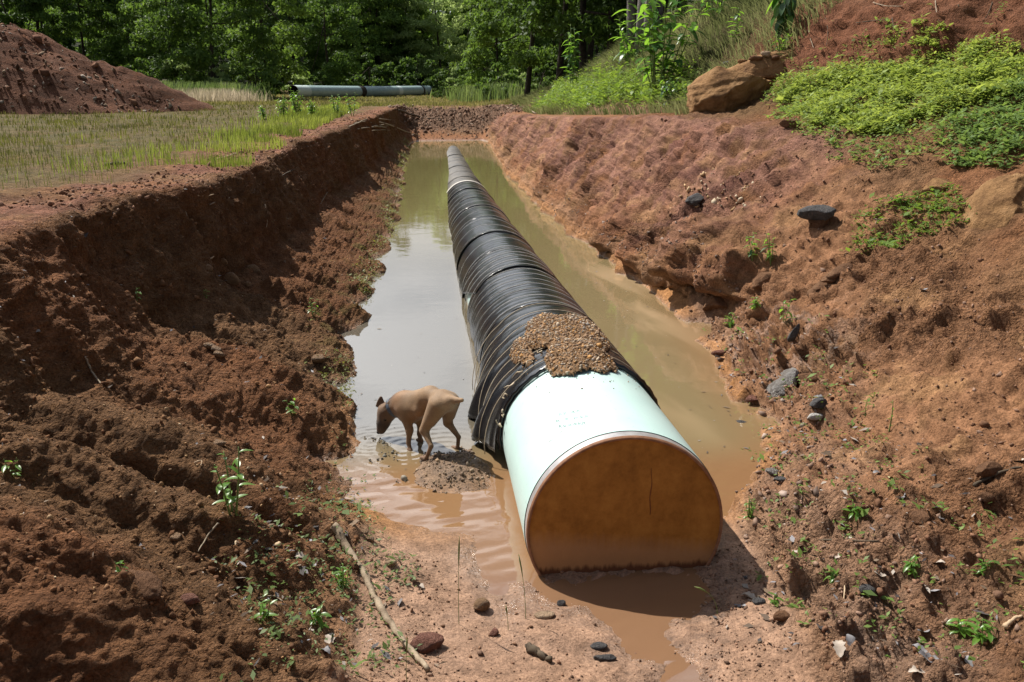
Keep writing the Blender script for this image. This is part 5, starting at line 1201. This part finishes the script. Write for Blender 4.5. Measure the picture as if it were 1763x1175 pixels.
stick([(903, 1118), (930, 1130), (952, 1143)], .024, M_DARKTWIG, 'short dark chunk of rotten wood at the bottom edge', 'wood_chunk', 'wood', .5, sides=9)
stick([(712, 752), (765, 746), (812, 741)], .012, M_DARKTWIG, 'dark wet stick between the hind legs of the dog and the pipe', lift=1.0)
stick([(596, 640), (622, 640), (640, 655), (640, 675), (622, 690)], .004, M_DARKTWIG, 'thin curved twig floating beside the left bank', 'twig', 'twig', 1.0)
stick([(884, 178), (905, 187), (926, 198)], .045, M_DRIFT, 'tan broken stick on the rim at the far right end of the trench')
stick([(683, 190), (712, 200), (740, 207), (764, 205)], .05, M_DARKTWIG, 'dark bent branch lying across the far left corner of the trench', 'branch', 'branch')
stick([(640, 208), (672, 216), (700, 228), (727, 235)], .03, M_TWIG, 'long grey branch hanging into the far end of the trench', 'branch', 'branch')
TW = [((612, 226), (640, 221), (672, 219)), ((622, 216), (655, 213)), ((630, 231), (655, 227), (674, 228)), ((640, 222), (668, 224)), ((606, 220), (633, 214)), ((648, 210), (676, 212)), ((636, 227), (664, 220)), ((595, 232), (620, 219), (634, 212))]
WD = ('longest', 'topmost', 'lowest', 'palest', 'leftmost', 'rightmost', 'crossing', 'forked looking')
for j, t_ in enumerate(TW): stick(list(t_), .016, M_TWIG, WD[j] + ' grey twig of the brush heap on the far left rim', 'twig', 'twig', 2.5 + j * .8, 'twigs of the brush heap')
stick([(1478, 377), (1515, 380), (1556, 384)], .010, M_TWIG, 'grey twig below the green weeds near the right edge', 'twig', 'twig', 1.2)
stick([(1404, 931), (1460, 933), (1522, 934)], .006, M_DARKTWIG, 'thin straight twig lying on the mud at right', 'twig', 'twig', 1.0)
stick([(1672, 842), (1700, 825), (1730, 813), (1762, 806)], .011, M_DARKTWIG, 'bent dark twig near the right edge', 'twig', 'twig', 1.0)
stick([(1728, 1086), (1742, 1070), (1762, 1062)], .012, M_ROOT, 'knobbly orange root at the lower right edge', 'root', 'root', .8)
stick([(1450, 985), (1455, 1010), (1452, 1045)], .005, M_ROOT, 'thin orange root above the dark leaves at lower right', 'root', 'root', .8)
stick([(147, 612), (153, 634), (165, 652), (182, 672)], .007, M_TWIG, 'pale curved rootlet on the left bank', 'root', 'root', 1.2)
stick([(475, 316), (488, 302), (510, 293)], .012, M_DARKTWIG, 'dark snag sticking out of the left rim', 'snag', 'stick', 1.5)
stick([(178, 288), (200, 284), (220, 283)], .030, M_DARKTWIG, 'dark log lying on the bare strip of the left bank', 'log', 'log', .6)
stick([(365, 278), (388, 272), (410, 264)], .010, M_TWIG, 'pale stick on the bare ground along the left rim', lift=1.0)
RL = [((342, 372), (360, 352), (403, 340)), ((338, 338), (352, 341), (372, 336)), ((318, 362), (326, 392), (345, 402)), ((455, 350), (462, 375), (458, 398)), ((548, 360), (556, 345), (565, 330)), ((350, 455), (370, 442), (390, 434)), ((488, 452), (498, 450), (510, 446)), ((332, 800), (350, 793), (345, 806)), ((380, 900), (360, 920), (338, 958)), ((405, 930), (409, 960), (410, 1000)), ((440, 1035), (470, 1025), (490, 1040))]
RW = ('forked rootlet below the left rim', 'uppermost rootlet at the left rim', 'hooked rootlet in the dark face of the left bank', 'hanging rootlet in the far part of the left bank', 'leaning rootlet near the far left rim', 'rootlet above the tan cobbles of the left bank', 'short rootlet right of the tan cobbles', 'loop of root above the taller weed', 'slanting dry stem below the taller weed', 'upright dry stem on the lower left bank', 'arched rootlet near the seedling at lower left')
for j, t_ in enumerate(RL): stick(list(t_), .005 if j > 6 else .007, M_ROOT if j % 2 else M_TWIG, 'pale ' + RW[j], 'rootlet', 'root', 1.5, 'roots in the left bank')
RR = [((1500, 5), (1525, 14), (1560, 12)), ((1420, 30), (1427, 55), (1422, 85)), ((1470, 42), (1500, 38), (1535, 35)), ((1610, 0), (1612, 28), (1618, 42)), ((1648, 8), (1655, 25), (1670, 15)), ((1535, 30), (1540, 55), (1536, 70)), ((1390, 45), (1395, 70), (1402, 88)), ((1710, 2), (1700, 30), (1690, 40))]
RR2 = ('long root crossing the red scarp at top', 'hanging root at the left of the red scarp', 'orange root across the middle of the red scarp', 'thick root dropping from the top edge', 'hooked root near the upper right', 'short hanging root in the red scarp', 'grey root left of all on the red scarp', 'root slanting down at the far right')
for j, t_ in enumerate(RR): stick(list(t_), .008, M_DARKTWIG if j % 3 else M_TWIG, RR2[j], 'root', 'root', 2.0, 'roots in the red scarp')
# dead leaning sticks in the grass at the right
for j, (a_, b_, h, dx, lb) in enumerate(((925, 162, 1.5, .55, 'dead leaning sapling left of the broken earth'), (936, 174, 1.7, 1.2, 'dead sapling leaning over the broken earth of the hillside'))):
    p, n_ = at(a_, b_)
    v, f = tube_np(np.array([[0, 0, -.1], [dx * .35, 0, h * .45], [dx * .7, .1, h * .8], [dx, .1, h]]), [.035, .028, .02, .008], 6, True, .2, j); o = link('dead_sapling', mesh_np('dead_sapling', v, f, True), M_DARKTWIG); o.location = p; tag(o, lb, 'dead sapling')

# ------------------------------------------------------------------ WEEDS with leaves one can pick apart
def leaf_mesh(name, fold, droop, wr, mat):
    st = np.linspace(0, 1, 6); w = wr * np.sin(np.clip(st * .94 + .06, 0, 1) * math.pi) ** .8
    V = []
    for s_, w_ in zip(st, w):
        zc_ = -droop * s_ ** 2; V += [(-w_, s_, zc_ + fold * w_), (0, s_, zc_), (w_, s_, zc_ + fold * w_)]
    F = []
    for i_ in range(5): F += [(3*i_, 3*i_+1, 3*i_+4, 3*i_+3), (3*i_+1, 3*i_+2, 3*i_+5, 3*i_+4)]
    me = mesh_np(name, np.array(V), F, True); me.materials.append(mat); return me
LEAVES = [leaf_mesh('leaf', .35, d_, w_, M_WEED) for d_, w_ in ((.15, .20), (.40, .22), (.65, .19))]
LEAVES_D = [leaf_mesh('leaf', .30, d_, w_, M_WEED_DARK) for d_, w_ in ((.25, .24), (.55, .25), (.8, .22))]
def weed(loc, h, nst, nl, leaf, label, seed, spread=.35, group=None, dark=.2, cat='weed', name='weed', split=True, lean=(0, 0), droop=0.0):
    r_ = random.Random(seed); root = empty(name, loc); tag(root, label, cat, group)
    acc = []
    for s_ in range(nst):
        a_ = r_.uniform(0, 6.283); sp = spread * h * r_.uniform(.3, 1) * (0 if nst == 1 else 1)
        tip = Vector((math.cos(a_) * sp + lean[0] * h, math.sin(a_) * sp + lean[1] * h, h * r_.uniform(.75, 1.05)))
        base = Vector((math.cos(a_) * .04 * h, math.sin(a_) * .04 * h, -.03))
        mid = base.lerp(tip, .5) + Vector((r_.uniform(-.05, .05) * h, r_.uniform(-.05, .05) * h, .04 * h))
        ts = np.linspace(0, 1, 7); pts = np.array([(1 - t) ** 2 * np.array(base) + 2 * t * (1 - t) * np.array(mid) + t * t * np.array(tip) for t in ts])
        v, f = tube_np(pts, np.linspace(.016, .005, 7) * min(1.0, h) + .001, 5); link('stem', mesh_np('stem', v, f, True), M_STEM, root)
        for k in range(nl):
            t = .22 + .78 * (k + r_.random() * .6) / nl; t = min(t, 1)
            p = Vector([float(c_) for c_ in ((1 - t) ** 2 * np.array(base) + 2 * t * (1 - t) * np.array(mid) + t * t * np.array(tip))])
            aa = k * 2.4 + r_.uniform(-.5, .5) + s_; el = r_.uniform(-.25, .5) + (.5 if t > .9 else 0) - droop
            d_ = Vector((math.cos(aa) * math.cos(el), math.sin(aa) * math.cos(el), math.sin(el)))
            q_ = d_.to_track_quat('Y', 'Z'); sc_ = leaf * r_.uniform(.65, 1.25) * (1.0 - .35 * max(0, t - .7) / .3)
            src = LEAVES_D if r_.random() < dark else LEAVES
            if split:
                o = link('leaf', src[r_.randrange(3)], None, root); o.location = p; o.rotation_mode = 'QUATERNION'; o.rotation_quaternion = q_; o.scale = (sc_,) * 3
            else: acc.append((p, q_, sc_, r_.randrange(3)))
    if not split:
        Vv = []; Ff = []; n0 = 0
        for p, q_, sc_, j in acc:
            me_ = LEAVES[j]; M_ = Matrix.LocRotScale(p, q_, Vector((sc_,) * 3))
            Vv += [(M_ @ v.co)[:] for v in me_.vertices]; Ff += [tuple(i_ + n0 for i_ in pl.vertices) for pl in me_.polygons]; n0 += len(me_.vertices)
        o = link('leaves', mesh_np('leaves', np.array(Vv), Ff, True), M_WEED, root); o['kind'] = 'stuff'
    return root
def wloc(px, py): return at(px, py)[0]
weed(wloc(1132, 166), 2.3, 11, 15, .36, 'largest broad leaved weed, standing left of the large boulder', 1, .42, dark=.4)
weed(wloc(1085, 120), 1.4, 7, 12, .28, 'pale green weed behind the left shoulder of the largest weed', 2, .45)
weed(wloc(1036, 96), 1.7, 7, 12, .32, 'weed at the crest of the slope below the dark trees', 3, .45, dark=.3)
weed(wloc(988, 158), 2.3, 5, 14, .32, 'tall thin weed halfway up the grassy hillside', 4, .16, dark=.35)
weed(wloc(919, 143), 2.0, 6, 13, .36, 'bushy weed at the left end of the grassy hillside', 5, .22, dark=.5)
weed(wloc(1262, 82), 0.85, 2, 10, .20, 'single upright weed above the tilted slab', 6, .15)
weed(wloc(1356, 62), 1.15, 4, 9, .34, 'drooping dark leaved weed at the top edge above the slab', 7, .25, dark=.85, droop=.9)
weed(wloc(1170, 45), 1.0, 6, 9, .24, 'leafy weed at the crest beside the tall trunks', 8, .5, dark=.3)
weed(wloc(1155, 182), .55, 12, 10, .13, 'low dark green bushy weed at the rim left of the boulder', 9, .6, dark=.6)
weed(wloc(1345, 92), .35, 8, 7, .10, 'low bright weed clump between slab and red scarp', 10, .6, dark=.1)
weed(wloc(1235, 35), .9, 5, 9, .2, 'weed high on the hillside above the boulders', 11, .5, dark=.25)
for j, (px, py, h, ns, lb) in enumerate(((512, 200, 1.35, 9, 'tallest bright weed clump on the left rim'), (487, 203, .95, 7, 'bright weed left of the tallest clump on the rim'), (579, 200, 1.25, 4, 'slender bright weed on the left rim'), (607, 201, 1.15, 3, 'thin bluish weed nearest the trench end'), (540, 203, .8, 6, 'low bright weed right of the tallest clump'), (455, 206, .6, 5, 'small bright weed at the left end of the weed row'))):
    weed(wloc(px, py), h * .62, ns, 12, .14, lb, 30 + j, .30, 'bright weeds along the left rim', dark=.05, split=j < 4)
SEED = [(400, 885, .36, 3, 8, .075, 'tallest weed on the lower left bank with pale leaves'), (503, 713, .11, 2, 5, .055, 'seedling above the hollow on the left bank near the water'), (235, 515, .09, 2, 4, .05, 'seedling in the middle of the left bank'), (354, 512, .07, 2, 4, .045, 'seedling right of centre on the left bank'),
        (1298, 448, .30, 3, 8, .075, 'left of the two seedlings on the rock ledge'), (1330, 455, .32, 3, 8, .075, 'right of the two seedlings on the rock ledge'), (1548, 352, .14, 2, 5, .09, 'bright sprout among the weeds below the pale rock'),
        (1350, 556, .20, 2, 6, .07, 'sprout above the black shard on the right bank'), (1300, 530, .12, 4, 6, .055, 'clump of sprouts below the rock ledge'), (1255, 562, .16, 4, 6, .06, 'clump of sprouts on the right waterline'), (1292, 892, .13, 9, 4, .03, 'grassy tuft right of the pipe end'),
        (1655, 1090, .09, 3, 5, .06, 'long leaved sprout at lower right'), (1692, 1105, .10, 4, 6, .054, 'dark leafy sprout beside the long leaved one'), (1470, 890, .10, 3, 5, .05, 'lone green sprout on the right mud'), (1690, 985, .08, 4, 6, .045, 'leafy clump on the mud near the right edge'), (1570, 985, .07, 5, 5, .05, 'low leafy clump left of the one near the right edge'),
        (1435, 995, .05, 3, 4, .045, 'small sprout at the middle of the right mud'), (1330, 1038, .06, 3, 4, .04, 'star shaped sprout beside the long pale dead leaf'), (590, 1010, .12, 7, 6, .035, 'green tuft at the left of the driftwood'), (545, 1075, .10, 3, 5, .05, 'seedling at the bottom of the left bank'), (455, 1065, .10, 3, 4, .05, 'seedling beside the arched rootlet'), (20, 818, .09, 2, 4, .05, 'seedling at the left edge of the picture'),
        (540, 545, .2, 3, 6, .05, 'grassy sprout on the left bank above the waterline'), (210, 985, .06, 2, 4, .04, 'tiny sprout on the lower left slope'), (1490, 715, .16, 1, 6, .03, 'thin upright sprout on the right mud'), (1530, 745, .30, 1, 5, .03, 'tall single stem on the right mud')]
for j, (px, py, h, ns, nl, lf, lb) in enumerate(SEED):
    weed(wloc(px, py), h, ns, nl, lf, lb, 60 + j, .4, dark=.1, cat='seedling', name='seedling', split=lf > .052)
# thin flowering grass stems in the foreground mud
for j, (px, py, h, lb) in enumerate(((790, 1075, .46, 'tallest thin grass stem in front of the pipe'), (905, 1065, .34, 'thin grass stem left of the outflow'), (700, 1175, .2, 'short grass stem right of the driftwood'), (875, 1085, .12, 'stub of grass left of the outflow'), (1235, 1060, .24, 'arched dry grass stem right of the pipe end'), (1030, 990, .0, ''))):
    if not lb: continue
    p = wloc(px, py); r_ = random.Random(j); g = empty('grass_stem', p); tag(g, lb, 'grass stem')
    bend_ = r_.uniform(-.12, .05) if j != 4 else -.5
    pts = np.array([[bend_ * h * t * t, 0.02 * t, h * t * (1 - (.35 * t if j == 4 else 0))] for t in np.linspace(-.05, 1, 10)])
    v, f = tube_np(pts, np.linspace(.0017, .0008, 10), 5); link('stalk', mesh_np('stalk', v, f, True), M_STEM, g)
    v, f = tube_np(pts[6:], [.0015, .0035, .004, .001], 6, True, .3, j); link('seed_head', mesh_np('seed_head', v, f, True), M_STEM, g)

# ------------------------------------------------------------------ DEAD LEAVES lying about
M_DL = [mat_noise('dead_leaf_pale', (0.26, 0.21, 0.165), (0.42, 0.36, 0.30), 30, .7, .3, .3, .002), mat_noise('dead_leaf_grey', (0.10, 0.095, 0.10), (0.24, 0.23, 0.235), 30, .6, .35, .3, .002), mat_noise('dead_leaf_yellow', (0.45, 0.42, 0.20), (0.58, 0.56, 0.32), 30, .7, .3, .3, .002)]
def dead_leaf(px, py, s, k, label, seed, ln=1.6):
    r_ = np.random.default_rng(seed); st = np.linspace(0, 1, 9); w = .42 * np.sin(st * .96 * math.pi + .06) ** .7 * (1 + .25 * np.sin(st * 22 + seed))
    V = []; F = []
    for i_, s_ in enumerate(st):
        for j in (-1, -.5, 0, .5, 1):
            V.append((j * w[i_], (s_ - .5) * ln, .22 * abs(j) ** 1.5 * w[i_] * 1.6 + .18 * math.sin(s_ * 5 + seed) + r_.normal(0, .025)))
    for i_ in range(8):
        for j in range(4): a_ = i_ * 5 + j; F.append((a_, a_ + 1, a_ + 6, a_ + 5))
    p, n_ = at(px, py)
    o = link('dead_leaf', mesh_np('dead_leaf', np.array(V) * s, F, True), M_DL[k]); o.location = p + np.array([0, 0, s * .12]); o.rotation_euler = (r_.uniform(-.3, .3), r_.uniform(-.3, .3), r_.uniform(0, 6.28)); tag(o, label, 'dead leaf', 'dead leaves on the mud')
DL = [(1290, 1030, .075, 0, 'long pale dead leaf on the mud right of the pipe shadow'), (1275, 1045, .05, 1, 'grey dead leaf overlapping the long pale one'), (1366, 932, .05, 0, 'pinkish pale dead leaf on the mud right of the pipe'), (1443, 958, .045, 0, 'whitish rolled dead leaf near the middle of the right mud'), (1533, 824, .045, 2, 'yellow dead leaf on the right mud'),
      (1510, 816, .05, 1, 'grey dead leaf left of the yellow one'), (1445, 1118, .07, 0, 'pale star shaped dead leaf at lower right'), (1465, 1108, .06, 1, 'dark curled dead leaf beside the star shaped one'), (1592, 1085, .07, 1, 'dark dead leaf caught against a clod at lower right'), (1600, 1135, .075, 1, 'large grey dead leaf near the bottom right'), (1585, 1120, .06, 1, 'blackish dead leaf above the large grey one'), (1665, 1140, .05, 1, 'grey dead leaf nearest the bottom right corner'),
      (1578, 1158, .05, 0, 'tan dead leaf at the bottom edge on the right'), (1615, 970, .05, 0, 'pale yellowish dead leaf in the right mud clods'), (1515, 990, .045, 0, 'pale dead leaf right of the small sprout'), (1552, 855, .05, 1, 'grey dead leaf below the yellow one'), (568, 1105, .07, 0, 'torn pale dead leaf at the bottom of the left bank'), (560, 1120, .05, 1, 'dark dead leaf beside the torn pale one'), (515, 960, .055, 0, 'crumpled pale dead leaf left of the driftwood'), (540, 975, .04, 1, 'grey dead leaf beside the crumpled pale one'),
      (1755, 795, .09, 0, 'whitish crumpled dead leaf at the right edge'), (1590, 500, .06, 1, 'grey dead leaf on the upper right bank'), (1478, 440, .06, 0, 'pale dead leaf above the rock layers on the right bank'), (1290, 790, .05, 0, 'pale dead leaf by the corner of the water'), (725, 1010, .035, 0, 'small white dead leaf right of the driftwood'), (1410, 685, .06, 1, 'dark dead leaf by the blue grey stone')]
for j, (px, py, s_, k_, lb) in enumerate(DL): dead_leaf(px, py, s_ * .8, k_, lb, j)

# ------------------------------------------------------------------ DOG : one continuous skin grown from tapered limbs
def surface_nets(D, org, h):
    s = D < 0
    nx_, ny_, nz_ = D.shape
    corners = [(i_, j, k) for i_ in (0, 1) for j in (0, 1) for k in (0, 1)]
    cnt = np.zeros((nx_-1, ny_-1, nz_-1), int)
    for c in corners: cnt += s[c[0]:nx_-1+c[0], c[1]:ny_-1+c[1], c[2]:nz_-1+c[2]]
    act = (cnt > 0) & (cnt < 8); ids = -np.ones(act.shape, int); ids[act] = np.arange(act.sum())
    cell = np.argwhere(act); acc = np.zeros((len(cell), 3)); num = np.zeros(len(cell))
    for a_ in corners:
        for ax in range(3):
            if a_[ax] == 1: continue
            b_ = list(a_); b_[ax] = 1
            da = D[cell[:, 0]+a_[0], cell[:, 1]+a_[1], cell[:, 2]+a_[2]]; db = D[cell[:, 0]+b_[0], cell[:, 1]+b_[1], cell[:, 2]+b_[2]]
            cr = (da < 0) != (db < 0); t = np.where(cr, da / (da - db + 1e-12), 0)
            p = np.repeat(np.array(a_, float)[None], len(cell), 0); p[:, ax] += t
            acc[cr] += p[cr]; num[cr] += 1
    V = (cell + acc / np.maximum(num, 1)[:, None]) * h + org
    F = []
    for ax in range(3):
        u_, v_ = (ax + 1) % 3, (ax + 2) % 3
        sl0 = [slice(1, -1)] * 3; sl0[ax] = slice(0, -1); sl1 = [slice(1, -1)] * 3; sl1[ax] = slice(1, None)
        cr = s[tuple(sl0)] != s[tuple(sl1)]; flip = s[tuple(sl0)]
        e = np.argwhere(cr); fl_ = flip[cr]; base = e.copy(); 
        for d_ in range(3):
            if d_ != ax: base[:, d_] += 1
        def cid(du, dv):
            c = base.copy(); c[:, u_] -= du; c[:, v_] -= dv; return ids[c[:, 0], c[:, 1], c[:, 2]]
        q = np.stack([cid(1, 1), cid(0, 1), cid(0, 0), cid(1, 0)], 1); q[~fl_] = q[~fl_][:, ::-1]; F.append(q)
    return V, np.concatenate(F)
def J(px, py, Y): return at_y(px, py, Y)
g_lh, g_rh, g_lf, g_rf = (733, 793), (787, 775), (707, 780), (725, 762)
def foot(pp): 
    p = at(*pp)[0]; 
    return np.array([p[0], p[1], max(p[2], -0.03)])
F_LH, F_RH, F_LF, F_RF = foot(g_lh), foot(g_rh), at_z(*g_lf, -0.02), at_z(*g_rf, -0.01)
Yh = 0.5 * (F_LH[1] + F_RH[1]); Yf = 0.5 * (F_LF[1] + F_RF[1])
HIP = J(762, 690, Yh + .02); RUMP = J(774, 693, Yh - .05); LOIN = J(741, 683, (Yh + Yf) / 2 + .06); CHEST = J(705, 704, Yf + .10); WITH = J(697, 692, Yf + .12)
NECK0 = J(689, 696, Yf + .15); NECK1 = J(676, 704, Yf + .19); SKULL = J(666, 710, Yf + .21); MUZ0 = J(660, 728, Yf + .19); MUZ1 = J(656, 740, Yf + .18)
BELLY = J(722, 707, (Yh + Yf) / 2 + .06)
head_dir = (HIP - CHEST); head_dir[2] = 0; head_dir /= np.linalg.norm(head_dir)    # towards the tail
side = np.array([-head_dir[1], head_dir[0], 0]);                                    # towards the viewer
if side[1] > 0: side = -side
print('dog', HIP, CHEST, F_LH, F_RH, F_LF, F_RF, SKULL)
PR = []      # (a, b, ra, rb, k)
def cap(a_, b_, ra, rb, k=.03): PR.append((np.array(a_), np.array(b_), ra, rb, k))
cap(CHEST, LOIN, .083, .060, .05); cap(LOIN, HIP, .060, .068, .05); cap(HIP, RUMP, .072, .056, .04); cap(WITH, NECK0, .076, .072, .04); cap(CHEST, BELLY, .086, .052, .05); cap(WITH, LOIN, .066, .058, .05); cap(CHEST - np.array([0, 0, .02]), CHEST * .6 + BELLY * .4, .088, .080, .04)
cap(NECK0, NECK1, .072, .062, .04); cap(NECK1, SKULL, .060, .066, .03); cap(SKULL, MUZ0, .066, .050, .025); cap(MUZ0, MUZ1, .046, .035, .02); cap(SKULL + np.array([0, 0, -.012]), SKULL + np.array([-.015, 0, -.03]), .058, .052, .02)
up = np.array([0, 0, 1.0])
cap(MUZ0 - up * .012 + head_dir * .012, MUZ1 + head_dir * .018 - up * .004, .028, .017, .015)
for S_, ft in ((1, F_LH), (-1, F_RH)):
    hip = HIP + side * S_ * .055 - up * .02; ftp = ft + up * .012
    H_ = hip[2] - ftp[2]
    knee = hip * .52 + ftp * .48 - head_dir * .062 + side * S_ * .012; knee[2] = ftp[2] + H_ * .50
    hock = hip * .20 + ftp * .80 + head_dir * .034; hock[2] = ftp[2] + H_ * .27
    cap(hip, knee, .066, .034, .03); cap(hip + head_dir * .03, knee * .6 + hip * .4 + head_dir * .022, .062, .034, .03); cap(knee, hock, .029, .0165, .018); cap(hock, ftp + head_dir * .004, .0165, .0145, .01); cap(ftp, ftp - head_dir * .045 - up * .004, .018, .015, .01)
for S_, ft in ((1, F_LF), (-1, F_RF)):
    sh = CHEST + side * S_ * .055 - up * .01; ftp = ft + up * .012; H_ = sh[2] - ftp[2]
    elb = sh * .55 + ftp * .45 + head_dir * .03; elb[2] = ftp[2] + H_ * .56
    wri = ftp * .8 + sh * .2 - head_dir * .008; wri[2] = ftp[2] + H_ * .20
    cap(sh + up * .03, elb, .050, .028, .03); cap(elb, wri, .025, .0175, .018); cap(wri, ftp, .0165, .0155, .01); cap(ftp, ftp - head_dir * .04 - up * .004, .019, .015, .01)
TAILB = RUMP + head_dir * .07 + up * .035; cap(RUMP + head_dir * .04 + up * .03, TAILB + head_dir * .015, .026, .021, .012); cap(TAILB + head_dir * .015, TAILB + head_dir * .055 - side * .0 + up * .012, .020, .015, .008)
allp = np.concatenate([[a_, b_] for a_, b_, *_ in PR]); lo = allp.min(0) - .14; hi = allp.max(0) + .14; hh3 = .0075
ax_ = [np.arange(lo[k], hi[k], hh3) for k in range(3)]; G3 = np.stack(np.meshgrid(*ax_, indexing='ij'), -1).astype(np.float32)
def sd_cap(G, a_, b_, ra, rb):
    ab = (b_ - a_).astype(np.float32); t = np.clip(((G - a_) @ ab) / (ab @ ab), 0, 1); d_ = G - a_ - t[..., None] * ab
    return np.sqrt((d_ ** 2).sum(-1)) - (ra + (rb - ra) * t)
D3 = None
for a_, b_, ra, rb, k in PR:
    d_ = sd_cap(G3, a_.astype(np.float32), b_.astype(np.float32), ra, rb)
    if D3 is None: D3 = d_
    else:
        hmix = np.clip(.5 + .5 * (d_ - D3) / k, 0, 1); D3 = d_ * (1 - hmix) + D3 * hmix - k * hmix * (1 - hmix)
# ears: thin upright triangles
def ear(base, tip, wdir):
    global D3
    for t in np.linspace(0, 1, 20):
        c = base * (1 - t) + tip * t; w_ = .033 * (1 - t ** 1.3) + .003
        d_ = sd_cap(G3, (c - wdir * w_).astype(np.float32), (c + wdir * w_).astype(np.float32), .0085, .0085); D3 = np.minimum(D3, d_)
face = (MUZ1 - SKULL); face /= np.linalg.norm(face); hs_ = np.cross(face, up); hs_ /= np.linalg.norm(hs_); hs_ = hs_ if hs_ @ side > 0 else -hs_
crown = np.cross(hs_, face); crown = crown if crown[2] > 0 else -crown
EW = np.array([.75, -.35, -.1]); EW /= np.linalg.norm(EW)
ear(SKULL + hs_ * .045 + crown * .035 - face * .02, SKULL + hs_ * .062 + crown * .03 - face * .02 + up * .082 + head_dir * .02, EW); ear(SKULL - hs_ * .045 + crown * .035 - face * .02, SKULL - hs_ * .062 + crown * .03 - face * .02 + up * .08 + head_dir * .015, EW)
dv_, df_ = surface_nets(D3, lo, hh3)
for _ in range(2):       # light smoothing
    s_ = np.zeros_like(dv_); c_ = np.zeros(len(dv_))
    for k in range(4):
        np.add.at(s_, df_[:, k], dv_[df_[:, (k + 1) % 4]]); np.add.at(c_, df_[:, k], 1); np.add.at(s_, df_[:, k], dv_[df_[:, (k + 3) % 4]]); np.add.at(c_, df_[:, k], 1)
    dv_ = dv_ * .5 + .5 * s_ / np.maximum(c_, 1)[:, None]
fawn = np.array([.235, .142, .070]); tan_ = np.array([.22, .105, .040]); cream = np.array([.30, .21, .13]); dk = np.array([.12, .066, .035]); blk = np.array([.018, .014, .012])
dc = np.zeros(dv_.shape) + fawn; dn = fbm(dv_ * 22, 3, 951) * .5 + .5
def near_m(c, r0, r1): return sstep(r1, r0, np.linalg.norm(dv_ - c, axis=1))
dc = mixc(dc, cream, near_m(RUMP + head_dir * .06 - up * .07, .05, .13) * .8)
dc = mixc(dc, tan_, np.maximum(near_m(NECK0, .08, .18), near_m(BELLY - up * .09, .05, .15)) * .8)
for ft in (F_LH, F_RH, F_LF, F_RF): dc = mixc(dc, tan_ * .75, near_m(ft, .05, .16) * .85)
dc = mixc(dc, dk, near_m(SKULL, .09, .17) * .85); dc = mixc(dc, tan_ * .7, near_m(SKULL - crown * .04 + face * .03, .02, .06) * .5); dc = mixc(dc, blk, near_m(MUZ1, .055, .115))
for sg in (1, -1): dc = mixc(dc, dk * .8, near_m(SKULL + hs_ * sg * .055 + up * .09 - face * .035, .04, .09) * .8)
for sg in (1, -1): dc = mixc(dc, blk, near_m(SKULL + hs_ * sg * .045 + face * .05 + crown * .026, .008, .016))
dn2 = fbm(dv_ * 9, 3, 955); dc = dc * (0.80 + .4 * dn[:, None]) * (1 + .25 * dn2[:, None])
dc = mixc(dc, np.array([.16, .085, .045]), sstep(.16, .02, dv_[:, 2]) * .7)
dog = empty('dog', (HIP[0], HIP[1], 0)); DPO = np.array(dog.location); tag(dog, 'fawn short haired dog with docked tail sniffing the muddy water beside the pipe', 'dog')
M_FUR, N, L, b = newmat('short_fur')
at2 = N.new('ShaderNodeAttribute'); at2.attribute_name = 'Col'; n = add_noise(N, L, 160, 4, .6); r = ramp(N, L, n.outputs['Fac'], [(.3, (.82,) * 3), (.7, (1.12,) * 3)]); mx = mulcol(N, L, at2.outputs['Color'], r.outputs['Color']); L.new(mx.outputs['Color'], b.inputs['Base Color'])
b.inputs['Roughness'].default_value = .62; setspec(b, .3); b.inputs['Sheen Weight'].default_value = .15; bump(N, L, b, n.outputs['Fac'], .6, .006)
link('body', mesh_np('body', dv_ - DPO, df_, True, dc), M_FUR, dog)
# collar and eye
M_COLLAR = mat_noise('grey_blue_collar', (.05, .06, .08), (.10, .12, .15), 60, .6, .4, .2, .002)
nd = (NECK1 - NECK0); nd /= np.linalg.norm(nd); cc_ = NECK0 * .32 + NECK1 * .68; u_ = np.cross(nd, up); u_ /= np.linalg.norm(u_); v2 = np.cross(nd, u_)
an2 = np.linspace(0, 2 * math.pi, 40, endpoint=False); V = []
for off, rr2 in ((-.014, .066), (-.014, .0785), (.014, .0785), (.014, .066)): V.append(cc_ + nd * off + rr2 * (np.cos(an2)[:, None] * u_ + np.sin(an2)[:, None] * v2))
V = np.concatenate(V) - DPO; F = [(r_ * 40 + k, r_ * 40 + (k + 1) % 40, (r_ + 1) % 4 * 40 + (k + 1) % 40, (r_ + 1) % 4 * 40 + k) for r_ in range(4) for k in range(40)]
link('collar', mesh_np('collar', V, F, True), M_COLLAR, dog)
M_EYE, N, L, b = newmat('eye'); b.inputs['Base Color'].default_value = (.01, .008, .006, 1); b.inputs['Roughness'].default_value = .1
for sg in (1, -1): link('eye', mesh_np('eye', ICO2[0] * .0085 + SKULL + hs_ * sg * .049 + face * .05 + crown * .022 - DPO, ICO2[1], True), M_EYE, dog)
M_NOSE, N, L, b = newmat('nose'); b.inputs['Base Color'].default_value = (.012, .01, .01, 1); b.inputs['Roughness'].default_value = .3
link('nose', mesh_np('nose', ICO2[0] * np.array([.016, .016, .013]) + MUZ1 + face * .024 + crown * .012 - DPO, ICO2[1], True), M_NOSE, dog)
